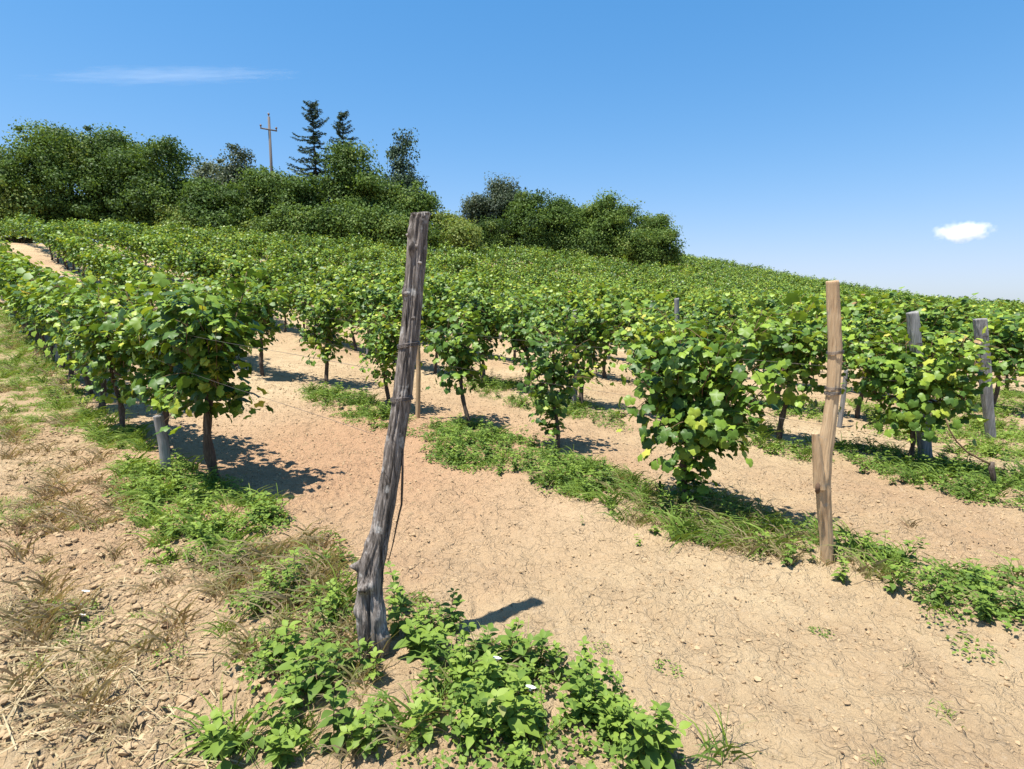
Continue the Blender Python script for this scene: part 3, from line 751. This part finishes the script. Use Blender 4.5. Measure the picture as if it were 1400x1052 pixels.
# weathered leaning post
B1 = G(512, 893); YB, YT = B1[1], B1[1] + .24
pix = [(513, 900, .0), (509, 860, .0), (506, 820, .06), (507, 780, .13), (519, 735, .22), (531, 670, .36), (541, 600, .50), (553, 520, .64), (561, 450, .75), (567, 380, .87), (574, 300, .985), (575, 292, 1)]
C1 = np.array([AT(x, y, YB + (YT - YB) * f) for x, y, f in pix]); C1[0] = B1 + [0, 0, -.04]
R1 = np.array([.066, .060, .056, .053, .045, .040, .039, .040, .040, .040, .040, .040])
s_of = lambda y: float(np.interp(-y, [-p[1] for p in pix], np.linspace(0, 1, len(pix))))
def k1(y, ang, h, ds, da): return (s_of(y), ang, h, ds, da)
FR, LF, RT = -math.pi / 2, math.pi, 0.0
def bark(root, base):
    P = [AT(x, y, YB + .1) - base for x, y in [(551, 615), (550, 660), (549, 690), (543, 715), (537, 745), (531, 768)]]
    V, T = tube(P, [.004, .006, .005, .004, .003, .002], 6); obj('bark_strip', mesh_np('bark_strip', V, T), VINEWOOD, root)
    for (x, y, r) in [(569, 338, .017), (558, 322, .012), (573, 300, .012), (556, 402, .016), (565, 435, .010), (549, 540, .014), (574, 360, .011)]:
        c = AT(x, y, YB + .02 + (YT - YB) * (893 - y) / 600 - .05) - base; v, t = ico()
        rg = np.random.default_rng(int(x + y)); V = v * r * (1 + .5 * (rg.random((12, 1)) - .5)) * [1, .7, .8] + c
        obj('knot', mesh_np('knot', V, t), OLDWOOD, root)
make_post('wooden_post', 'thick weathered grey brown end post leaning right with knots and loose bark', 'post', C1, R1, OLDWOOD,
          ties=((float(AT(553, 472, YB + .17)[2]), .15), (float(AT(547, 546, YB + .13)[2]), .1)), rings=260, sides=72, groove=.24, gk=8, seed=3, top=.12, extra=bark,
          knots=[k1(772, LF + .15, .048, .011, .28), k1(795, FR - .2, .036, .018, .45), k1(830, LF + .5, .016, .02, .5), k1(835, FR + .7, .014, .03, .6), k1(868, RT - .5, .028, .03, .5), k1(760, FR - .9, .012, .02, .4),
                 k1(740, LF + .3, .012, .015, .3), k1(340, FR - .4, .018, .01, .35), k1(400, LF + .6, .020, .012, .3), k1(545, FR, .016, .012, .4), k1(318, LF + .8, .015, .01, .3)])
# pale peeled post
B2 = G(1131, 768); Y2 = B2[1]
pix2 = [(1131, 775), (1130, 740), (1127, 700), (1125, 660), (1128, 625), (1134, 580), (1139, 530), (1142, 480), (1140, 430), (1138, 384)]
C2 = np.array([AT(x, y, Y2 + .05 * i / 9) for i, (x, y) in enumerate(pix2)]); C2[0] = B2 + [0, 0, -.05]
s2 = lambda y: float(np.interp(-y, [-p[1] for p in pix2], np.linspace(0, 1, len(pix2))))
def stub(root, base):
    P = [AT(x, y, Y2 - .005) - base for x, y in [(1121, 668), (1119, 640), (1117, 615), (1114, 592)]]
    V, T = post_mesh(np.array(P), [.034, .029, .025, .018], 40, 28, .16, 5, seed=9, top=.3); obj('side_stub', mesh_np('side_stub', V, T), TANWOOD, root)
    c = AT(1118, 668, Y2 - .052) - base; v, t = ico()
    V = v * [.017, .012, .040] + c; obj('knot_hole', mesh_np('knot_hole', V, t), HOLLOW, root)
make_post('wooden_post', 'pale tan peeled post with a cut side stub standing in brownish grass', 'post', C2, [.034, .036, .039, .042, .037, .035, .035, .036, .034, .033], TANWOOD,
          ties=((float(AT(1141, 483, Y2)[2]), .12), (float(AT(1139, 533, Y2)[2]), -.1), (float(AT(1139, 539, Y2)[2]), .05)), rings=160, sides=48, groove=.13, gk=4, seed=15, top=.1, extra=stub,
          knots=[(s2(690), LF + .6, .010, .05, .5), (s2(440), FR + .5, .006, .02, .3), (s2(600), LF, .012, .04, .5)])
# stake leaning behind the pale post
g = G(1152, 585)
C = np.array([AT(1148, 575, g[1]), AT(1153, 545, g[1]), AT(1157, 505, g[1])]); C[0, 2] = float(zfull(*C[0, :2])) - .03
make_post('wooden_stake', 'short grey stake slanting up behind the pale peeled post', 'stake', C, [.03, .028, .024], GREYWOOD, rings=30, sides=20, groove=.1, seed=19)
# grey posts at right
B3 = G(1266, 632); C = np.array([AT(1266, 638, B3[1]), AT(1260, 560, B3[1]), AT(1254, 490, B3[1]), AT(1247, 427, B3[1])])
make_post('wooden_post', 'grey squared post half hidden in the drooping end vine', 'post', C, [.052, .052, .050, .046], GREYWOOD, ties=((float(AT(1250, 470, B3[1])[2]), .05),), rings=90, sides=40, groove=.07, seed=23, sq=(1.0, .8), top=.25)
B4 = G(1354, 602); C = np.array([AT(1355, 607, B4[1]), AT(1349, 540, B4[1]), AT(1344, 480, B4[1]), AT(1340, 436, B4[1])])
make_post('wooden_post', 'split grey post standing clear near the right edge with wire ties', 'post', C, [.044, .050, .056, .056], GREYWOOD, ties=((float(AT(1342, 460, B4[1])[2]), .08), (float(AT(1344, 492, B4[1])[2]), .05)), rings=110, sides=48, groove=.14, gk=5, seed=27, sq=(1.0, .8), top=.1)
# other posts
def simple_post(px, ybot, ytop, r, mat, label, seed, row=None, dn=0, name='wooden_post', lean=0.0, sq=None):
    if row is None: X, Y, z = G(px, ybot)
    else:
        n = ROWS[row] + dn; t = rowpt(px, n); X, Y = xy(t, n); z = float(zfull(X, Y))
    top = AT(px + lean, ytop, Y); mid = (np.array([X, Y, z]) + top) / 2 + [.012, 0, 0]
    make_post(name, label, 'post' if name == 'wooden_post' else 'stake', [[X, Y, z - .05], mid, top], [r, r * .95, r * .9], mat, rings=60, sides=24, groove=.1, gk=4, seed=seed, top=.15, sq=sq)
simple_post(216, 621, 568, .042, GREYWOOD, 'short grey post among leaves behind the yellow leaved end vine', 41, 0, -.03)
simple_post(571, 572, 440, .030, TANWOOD, 'thin tan stake seen right behind the weathered leaning post', 42, name='wooden_stake')
simple_post(786, 552, 424, .036, GREYWOOD, 'grey brown post in bare soil beside the slim drooping vine', 43)
simple_post(84, 0, 378, .06, GREYWOOD, 'dark post top poking out of the row beside the headland track', 44, 0, .05)
simple_post(925, 0, 408, .045, GREYWOOD, 'grey post top just showing above the leaves of the full end vine', 45, 3)
simple_post(505, 0, 406, .045, GREYWOOD, 'grey post top just left of the weathered leaning post', 46, 2)
# bare cane arching from a stump at right
g = G(1357, 668); root = empty('vine_stump', g); tag(root, 'bare arching cane on a stump right of the hidden grey post', 'vine stump')
P = [AT(x, y, g[1]) - g for x, y in [(1357, 668), (1358, 652), (1355, 640), (1357, 632)]]; P[0] = np.array([0, 0, -.03])
V, T = tube(P, [.026, .022, .024, .016], 9); obj('stump', mesh_np('stump', V, T), VINEWOOD, root)
P = [AT(x, y, g[1] + .02 * i) - g for i, (x, y) in enumerate([(1357, 636), (1340, 628), (1322, 618), (1308, 604), (1298, 588), (1293, 572)])]
V, T = tube(P, [.010, .009, .008, .007, .006, .004], 7); obj('cane', mesh_np('cane', V, T), CANE, root)

# trellis wires
def wire(row, z, ta, tb, label):
    n = ROWS[row]; ts = np.arange(ta, tb, .4)
    X, Y = xy(ts, n); P = np.column_stack([X, Y, zmac(X, Y) + .05 + z - .02 * np.sin((ts - ta) * math.pi / 5) ** 2])
    V, T = tube(P, .0010, 5); tag(obj('trellis_wire', mesh_np('trellis_wire', V, T), WIRE), label, 'wire', 'trellis wires along the rows')
te = [float(tn(*B1[:2])[0]), float(tn(*B2[:2])[0]), float(tn(*B3[:2])[0]), float(tn(*B4[:2])[0])]
for rw, nm in enumerate(['weathered leaning post', 'pale peeled post', 'hidden grey post', 'split grey post']):
    wire(rw, 1.18 if rw else 1.28, te[rw], 30, 'upper thin wire running along the row from the ' + nm)
    wire(rw, .82 if rw else 1.0, te[rw], 30, 'lower thin wire running along the row from the ' + nm)

# ------------------------------------------------------------------ trees
def crown(rng, blobs, nclump, leaf, per, size, tmid=.45):
    "blobs: (cx,cy,cz,rx,ry,rz)"
    B = np.array(blobs); w = (B[:, 3] * B[:, 4] * B[:, 5]) ** .67; w /= w.sum()
    ps, ns, ts, tt, ss = [], [], [], [], []; cl = []
    for k in range(nclump):
        i = rng.choice(len(B), p=w); d = nrm(rng.normal(size=3)); d[2] = abs(d[2]) * (1 if rng.random() < .75 else -1)
        rr = (.62 + .42 * rng.random() ** .55) * (1 + .13 * np.clip(rng.normal(), -1.3, 1.3))
        c = B[i, :3] + d * B[i, 3:] * rr; cl.append(c)
        m = int(per * (.7 + .5 * rng.random())); sz = size * (.45 + 1.0 * rng.random())
        if rng.random() < .16: c = c + nrm(c - B[i, :3]) * .25 * B[i, 3:].min() + [0, 0, .15]; sz *= .55; m = m // 2
        q = np.clip(rng.normal(size=(m, 3)), -1.5, 1.5) * sz * [1, 1, .55]; ps.append(c + q)
        n = nrm(q) * 1.0 + d * .3 + [0, 0, .45] + .17 * rng.normal(size=(m, 3)); ns.append(n)
        ts.append(rng.normal(size=(m, 3)) + d * .5 - [0, 0, .4]); tt.append(np.full(m, tmid + .2 * rng.normal()) + .07 * rng.normal(size=m)); ss.append(leaf * (.6 + .8 * rng.random(m)))
    p, n, t = np.vstack(ps), np.vstack(ns), np.vstack(ts)
    return inst(*QUADL, p, t, n, np.concatenate(ss), np.clip(np.concatenate(tt), 0, 1)), np.array(cl)
def limbs(rng, H, r, cl, n=9, cz=.35):
    b = Bag(); t = np.linspace(0, 1, 8)
    P = np.column_stack([.12 * np.sin(3 * t), .1 * np.sin(4 * t + 1), -.3 + (H * .75 + .3) * t]); b.add(*tube(P, r * (1.15 - .85 * t), 8))
    for c in cl[rng.permutation(len(cl))[:n]]:
        a = P[rng.integers(2, 7)]; m = (a + c) / 2 + [0, 0, -.1 * H * .3]
        b.add(*tube([a, (a + m) / 2, m, (m + c) / 2, c], [r * .4, r * .33, r * .25, r * .16, r * .06], 6))
    return b.mesh('trunk')
def tree(px, Y, ytop, wpx, label, name='tree', cat='tree', mat=TREEM, seed=0, dens=1.0, shape='round', low=.06, tmid=.45, leaf=.145, group='trees of the belt on the hill'):
    rng = np.random.default_rng(seed); d = AT(px, ytop, Y); X = d[0]; z = float(zmac(X, Y)); H = d[2] - z; Wd = wpx / F_ * Y * .5
    H *= .96 if shape == 'round' and px < 600 else 1
    root = empty(name, (X, Y, z), rng.random() * .3); tag(root, label, cat, group)
    bl = []
    if shape == 'round':
        bl.append((0, 0, H * (.42 + low / 2), Wd * .55, Wd * .55, H * .34 * (1 - low)))
        for k in range(11):
            a = rng.random() * 6.28; rr = Wd * (.40 + .32 * rng.random()); zz = H * (low + .12 + (.62 - low) * rng.random())
            s = .26 + .24 * rng.random(); bl.append((math.cos(a) * rr, math.sin(a) * rr * .8, zz, Wd * s, Wd * s, min(H * .26, Wd * s)))
        for k in range(5):
            a = rng.random() * 6.28; s = .20 + .14 * rng.random(); bl.append((math.cos(a) * Wd * .45, math.sin(a) * Wd * .4, H * (.76 + .14 * rng.random()) , Wd * s, Wd * s, H * .11))
    elif shape == 'cone':
        for k in range(7):
            f = k / 6; w = Wd * (1 - .90 * f) * (.8 + .3 * rng.random()); bl.append((rng.normal() * .1 * Wd, rng.normal() * .1 * Wd, H * (low + .12 + (.80 - low) * f), w, w, H * .10))
    elif shape == 'open':
        for k in range(10):
            a = rng.random() * 6.28; rr = Wd * .6 * rng.random(); zz = H * (.2 + .68 * rng.random()); s = .28 + .2 * rng.random()
            bl.append((math.cos(a) * rr, math.sin(a) * rr, zz, Wd * s, Wd * s, H * .12))
    vol = sum((q[3] * q[4] * q[5]) ** .67 for q in bl)
    (V, T, c), cl = crown(rng, bl, int(min(260, max(34, 12 * vol ** .95)) * dens), leaf, 165, .60, tmid)
    k = V[:, 2] > -.1; V[:, 2] = np.maximum(V[:, 2], .05)
    obj('crown', mesh_np('crown', V, T, c), mat, root)
    obj('trunk', limbs(rng, H, .035 * H * .6 + .03, cl), TRUNKM, root)
    return root
def spruce(px, Y, ytop, wpx, label, seed, thin=1.0, ybase=0):
    rng = np.random.default_rng(seed); d = AT(px, ytop, Y); X = d[0]; z = float(zmac(X, Y)); H = d[2] - z; Wd = wpx / F_ * Y * .5
    root = empty('spruce_tree', (X, Y, z)); tag(root, label, 'spruce tree', 'trees of the belt on the hill')
    b = Bag(); b.add(*tube([(0, 0, -.2), (.05, 0, H * .5), (0, 0, H)], [.16, .09, .012], 8)); obj('trunk', b.mesh('trunk'), TRUNKM, root)
    f = Bag(); br = Bag(); h = H * .25
    while h < H * .985:
        u = (H - h) / (H * .75)
        for k in range(rng.integers(4, 7)):
            a = rng.random() * 6.28; L = Wd * (.12 + .95 * u ** .8) * rng.uniform(.3, 1.15) * thin; dr = -.1 - .25 * u + .45 * (u < .25)
            t = np.linspace(0, 1, 8); z_ = h + L * (dr * t + .28 * t ** 3)
            P = np.column_stack([math.cos(a) * L * t, math.sin(a) * L * t, z_]); br.add(*tube(P, .02 * (1 - .8 * t) * (.4 + u), 4))
            m = int(26 + 46 * L); tt = rng.random(m) ** .8
            p = np.column_stack([np.interp(tt, t, P[:, i]) for i in range(3)]) + rng.normal(size=(m, 3)) * [.05, .05, .03]
            tip = np.column_stack([np.cos(a + rng.normal(size=m) * .8), np.sin(a + rng.normal(size=m) * .8), -.35 + .3 * rng.normal(size=m)])
            f.add(*inst(QUADL[0] * [.32, 1, 1], QUADL[1], p, tip, np.array([0, 0, 1.0]) + .6 * rng.normal(size=(m, 3)), .12 + .14 * rng.random(m), np.clip(.5 + .2 * rng.normal(size=m), 0, 1)))
        h += H * .019 * (.6 + .8 * rng.random()) / thin ** .5
    obj('crown', f.mesh('crown'), SPRUCE, root); obj('branches', br.mesh('branches'), TRUNKM, root)

tree(-12, 50, 212, 70, 'broadleaf tree cut by the left edge of the picture', seed=1)
tree(85, 47, 160, 150, 'tallest broad leafy tree at the left end of the tree belt', seed=2, dens=1.25)
tree(150, 50, 172, 110, 'dense green tree right behind the tallest left tree', seed=3)
tree(205, 48, 186, 120, 'rounded dark tree sloping down right of the tallest left tree', seed=4, tmid=.38, dens=1.2)
tree(288, 55, 218, 60, 'pale grey green tree between the rounded dark tree and the bluish conifer', mat=GREYT, seed=5, tmid=.7)
tree(322, 52, 192, 66, 'bluish conical tree left of the utility pole', mat=GREYT, shape='cone', seed=6, tmid=.35, dens=2.2)
tree(372, 48, 226, 90, 'bushy tree below the utility pole', seed=7, tmid=.4)
tree(300, 46, 245, 90, 'low dark tree filling the belt left of the pole', seed=8, tmid=.35)
spruce(426, 52, 139, 96, 'tall ragged spruce standing highest above the belt', 9)
spruce(467, 53, 151, 84, 'thin broken topped spruce right of the tall spruce', 10, .9)
tree(420, 47, 232, 84, 'bushy dark tree under the tall spruce', seed=11, tmid=.38)
tree(474, 48, 196, 78, 'ivy clad dark tree under the thin spruce', seed=12, tmid=.42, dens=1.3)
tree(549, 50, 189, 56, 'lone pine rising between the spruces and the sky gap', 'pine_tree', 'pine tree', SPRUCE, 13, shape='cone', low=.3, tmid=.55, dens=1.5)
tree(520, 47, 246, 80, 'rounded bush tree at the foot of the lone pine', seed=14)
tree(562, 48, 254, 54, 'green tree below the lone pine beside the sky gap', seed=15)
tree(612, 48, 294, 46, 'low olive green bush in the sky gap behind the weathered post', 'bush', 'bush', seed=16, tmid=.85)
tree(664, 60, 270, 70, 'dark tree at the left end of the right hand clump', mat=GREYT, seed=17, tmid=.3)
tree(692, 61, 238, 66, 'grey green open topped tree highest in the right hand clump', mat=GREYT, seed=18, tmid=.4, shape='open', dens=1.5)
tree(742, 59, 264, 104, 'wide dark rounded tree in the middle of the right hand clump', seed=19, tmid=.42)
tree(800, 61, 276, 60, 'green tree between the wide dark tree and the bright one', seed=20)
tree(838, 59, 271, 84, 'bright rounded tree right of the wide dark tree', seed=21, tmid=.55)
tree(884, 60, 293, 60, 'small tree near the right end of the right hand clump', seed=22)
tree(908, 59, 312, 46, 'lowest little tree ending the right hand clump', seed=23, tmid=.6)
# shrubs along the foot of the belt
for i, (px, Y, yt, w, lb, tm) in enumerate([
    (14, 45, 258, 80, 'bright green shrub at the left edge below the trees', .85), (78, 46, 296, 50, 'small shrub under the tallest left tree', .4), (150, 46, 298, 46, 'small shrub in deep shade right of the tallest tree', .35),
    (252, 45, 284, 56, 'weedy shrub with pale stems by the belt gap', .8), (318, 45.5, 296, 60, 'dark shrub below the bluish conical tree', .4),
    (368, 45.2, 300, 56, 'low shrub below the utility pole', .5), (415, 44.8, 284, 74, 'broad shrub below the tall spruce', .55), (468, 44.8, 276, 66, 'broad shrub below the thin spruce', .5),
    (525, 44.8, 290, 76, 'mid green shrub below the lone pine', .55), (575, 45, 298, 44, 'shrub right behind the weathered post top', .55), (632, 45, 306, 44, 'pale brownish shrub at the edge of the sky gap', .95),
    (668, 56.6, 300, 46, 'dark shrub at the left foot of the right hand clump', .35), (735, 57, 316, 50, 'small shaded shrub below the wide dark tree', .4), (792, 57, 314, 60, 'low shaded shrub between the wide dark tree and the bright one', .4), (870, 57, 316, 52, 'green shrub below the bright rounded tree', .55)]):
    tree(px, Y, yt, w, lb, 'shrub', 'shrub', seed=60 + i, tmid=tm, low=0, leaf=.14, group='shrubs along the foot of the tree belt')
# dry tall grass below the clumps
b = Bag(); rng = np.random.default_rng(91)
for x0, x1, Y0, n in ((230, 300, 44.2, 500), (650, 880, 55.8, 1500), (1, 60, 44, 200), (585, 648, 45.5, 420)):
    px = rng.uniform(x0, x1, n); Yv = Y0 + rng.random(n) * 1.2; X = (px - 700) / F_ * Yv
    b2 = tuft(rng, 1.25, n, (.1, .7), .05, 0); 
    V = b2[0].reshape(n, 10, 3) + np.column_stack([X, Yv, zmac(X, Yv)])[:, None]; b.add(V.reshape(-1, 3), b2[1], b2[2])
tag(obj('dry_grass', b.mesh('dry_grass'), STRAW), 'tall pale dry grass along the foot of the tree belt', 'grass', kind='stuff')

# utility pole
Yp = 58; d = AT(371, 250, Yp); X = d[0]; z = float(zmac(X, Yp)); tp = AT(367.5, 160, Yp)
root = empty('utility_pole', (X, Yp, z)); tag(root, 'wooden utility pole with one crossarm rising behind the bushes', 'utility pole')
H = tp[2] - z; dx = tp[0] - X
V, T = tube([(0, 0, -.3), (dx * .5, 0, H * .5), (dx, 0, H)], [.17, .14, .115], 10); obj('shaft', mesh_np('shaft', V, T), POLEW, root)
ca = AT(357, 176, Yp) - [X, Yp, z]; cb = AT(379.5, 180, Yp) - [X, Yp, z]
ca[1] -= .16; cb[1] -= .16
V, T = tube([ca, (ca + cb) / 2, cb], .075, 6); obj('crossarm', mesh_np('crossarm', V, T), POLEW, root)
for c in (ca * .97 + cb * .03, ca * .03 + cb * .97, np.array([dx, 0, H])):
    V, T = tube([c + [0, 0, .05], c + [0, 0, .14], c + [0, 0, .20], c + [0, 0, .30], c + [0, 0, .36]], [.03, .05, .10, .10, .04], 10); obj('insulator', mesh_np('insulator', V, T), CERAM, root)

# ------------------------------------------------------------------ clouds (far off volumes)
def cloud_mat(name, dens, stretch, fs, edge, detail=5):
    s = NT(name); s.n.remove(s.b)
    tc = s.a('ShaderNodeTexCoord').outputs['Object']
    mp = s.a('ShaderNodeMapping'); mp.inputs['Scale'].default_value = stretch; s.k(tc, mp.inputs[0])
    n = s.noise(mp.outputs[0], fs, detail, .6)
    ln = s.a('ShaderNodeVectorMath', operation='LENGTH'); s.k(tc, ln.inputs[0])
    v = s.math('ADD', s.math('SUBTRACT', 1.0, ln.outputs['Value']), s.math('MULTIPLY', s.math('SUBTRACT', n, .5), edge))
    r = s.a('ShaderNodeMapRange'); r.inputs[1].default_value = .18; r.inputs[2].default_value = .6; r.inputs[4].default_value = dens
    s.k(v, r.inputs[0])
    pv = s.a('ShaderNodeVolumePrincipled'); pv.inputs['Color'].default_value = (.965, .985, 1, 1); pv.inputs['Anisotropy'].default_value = .2
    s.k(r.outputs[0], pv.inputs['Density']); s.k(pv.outputs[0], s.out.inputs['Volume'])
    return s.m
def cloud(name, label, px, py, Y, w, h, dep, mat, roll=0):
    v, t = ico()
    import bmesh
    bm = bmesh.new(); bmesh.ops.create_icosphere(bm, subdivisions=3, radius=1.0); me = bpy.data.meshes.new(name); bm.to_mesh(me); bm.free()
    o = obj(name, me, mat); o.location = AT(px, py, Y); s = Y / F_ * .5
    o.scale = (w * s, dep * s, h * s); o.rotation_euler = (0, roll, math.atan2(-o.location.x, o.location.y))
    return tag(o, label, 'cloud')
cloud('cloud', 'small white puffy cloud low in the blue sky at right', 1316, 317, 1500, 74, 32, 40, cloud_mat('cumulus', .042, (1.5, 1, .6), 2.2, 1.7, 6))
cloud('cloud', 'long thin wispy streak of high cloud at upper left', 240, 103, 4000, 350, 24, 40, cloud_mat('cirrus', .0011, (1.6, 1, 1.4), 2.6, 2.1, 7), R_(-11))

# ------------------------------------------------------------------ camera, sun, sky
cam = bpy.data.cameras.new('camera'); co = bpy.data.objects.new('camera', cam); COL.objects.link(co)
co.location = (0, 0, EYE); co.rotation_euler = (math.pi / 2 - TH, 0, 0)
cam.sensor_width = 36; cam.lens = F_ / W_ * 36; cam.clip_end = 20000; cam.clip_start = .05
sc.camera = co
sd = Vector((-.268, -.138, 1)).normalized()
sl = bpy.data.lights.new('sun', 'SUN'); sl.energy = 5.0; sl.angle = R_(.5); sl.color = (1, .965, .90)
so = bpy.data.objects.new('sun', sl); COL.objects.link(so); so.rotation_euler = sd.to_track_quat('Z', 'Y').to_euler(); so.location = (0, 0, 50)
w = bpy.data.worlds.new('World'); sc.world = w; w.use_nodes = True
nt = w.node_tree; bg = nt.nodes['Background']
sk = nt.nodes.new('ShaderNodeTexSky'); sk.sky_type = 'NISHITA'; sk.sun_disc = False
sk.sun_elevation = math.asin(sd.z); sk.sun_rotation = math.atan2(sd.x, sd.y) % (2 * math.pi)
sk.altitude = 200; sk.air_density = 1.0; sk.dust_density = .4; sk.ozone_density = 2.0
hs = nt.nodes.new('ShaderNodeHueSaturation'); hs.inputs['Saturation'].default_value = 1.24
gm_ = nt.nodes.new('ShaderNodeGamma'); gm_.inputs[1].default_value = .70
ml = nt.nodes.new('ShaderNodeMix'); ml.data_type = 'RGBA'; ml.blend_type = 'MULTIPLY'; ml.inputs[0].default_value = 1; ml.inputs[7].default_value = (.83, .93, 1.19, 1)
nt.links.new(sk.outputs[0], ml.inputs[6]); nt.links.new(ml.outputs[2], hs.inputs['Color']); nt.links.new(hs.outputs[0], gm_.inputs[0]); sep = nt.nodes.new('ShaderNodeSeparateXYZ'); cmb = nt.nodes.new('ShaderNodeCombineXYZ'); nt.links.new(gm_.outputs[0], sep.inputs[0])
def mth(op, a, b=0.0):
    m = nt.nodes.new('ShaderNodeMath'); m.operation = op
    for v, i in ((a, 0), (b, 1)):
        if hasattr(v, 'is_output'): nt.links.new(v, m.inputs[i])
        else: m.inputs[i].default_value = v
    return m.outputs[0]
for i_, lim in enumerate((2.85, 3.5, 5.1)):        # soft shoulder so that the horizon does not burn out
    v_ = mth('DIVIDE', sep.outputs[i_], lim)
    d_ = mth('POWER', mth('ADD', mth('POWER', v_, 2.5), 1.0), .4)
    nt.links.new(mth('MULTIPLY', mth('DIVIDE', v_, d_), lim), cmb.inputs[i_])
nt.links.new(cmb.outputs[0], bg.inputs[0]); bg.inputs[1].default_value = .15
sc.view_settings.view_transform = 'Standard'; sc.view_settings.look = 'None'; sc.view_settings.gamma = 1; sc.view_settings.use_curve_mapping = False
sc.view_settings.exposure = 1.0
cy = sc.cycles
cy.max_bounces = 14; cy.diffuse_bounces = 3; cy.glossy_bounces = 2; cy.transmission_bounces = 4; cy.volume_bounces = 12; cy.transparent_max_bounces = 4
cy.use_denoising = True; cy.denoiser = 'OPENIMAGEDENOISE'; cy.sample_clamp_indirect = 6
cy.use_adaptive_sampling = True; cy.adaptive_threshold = .01
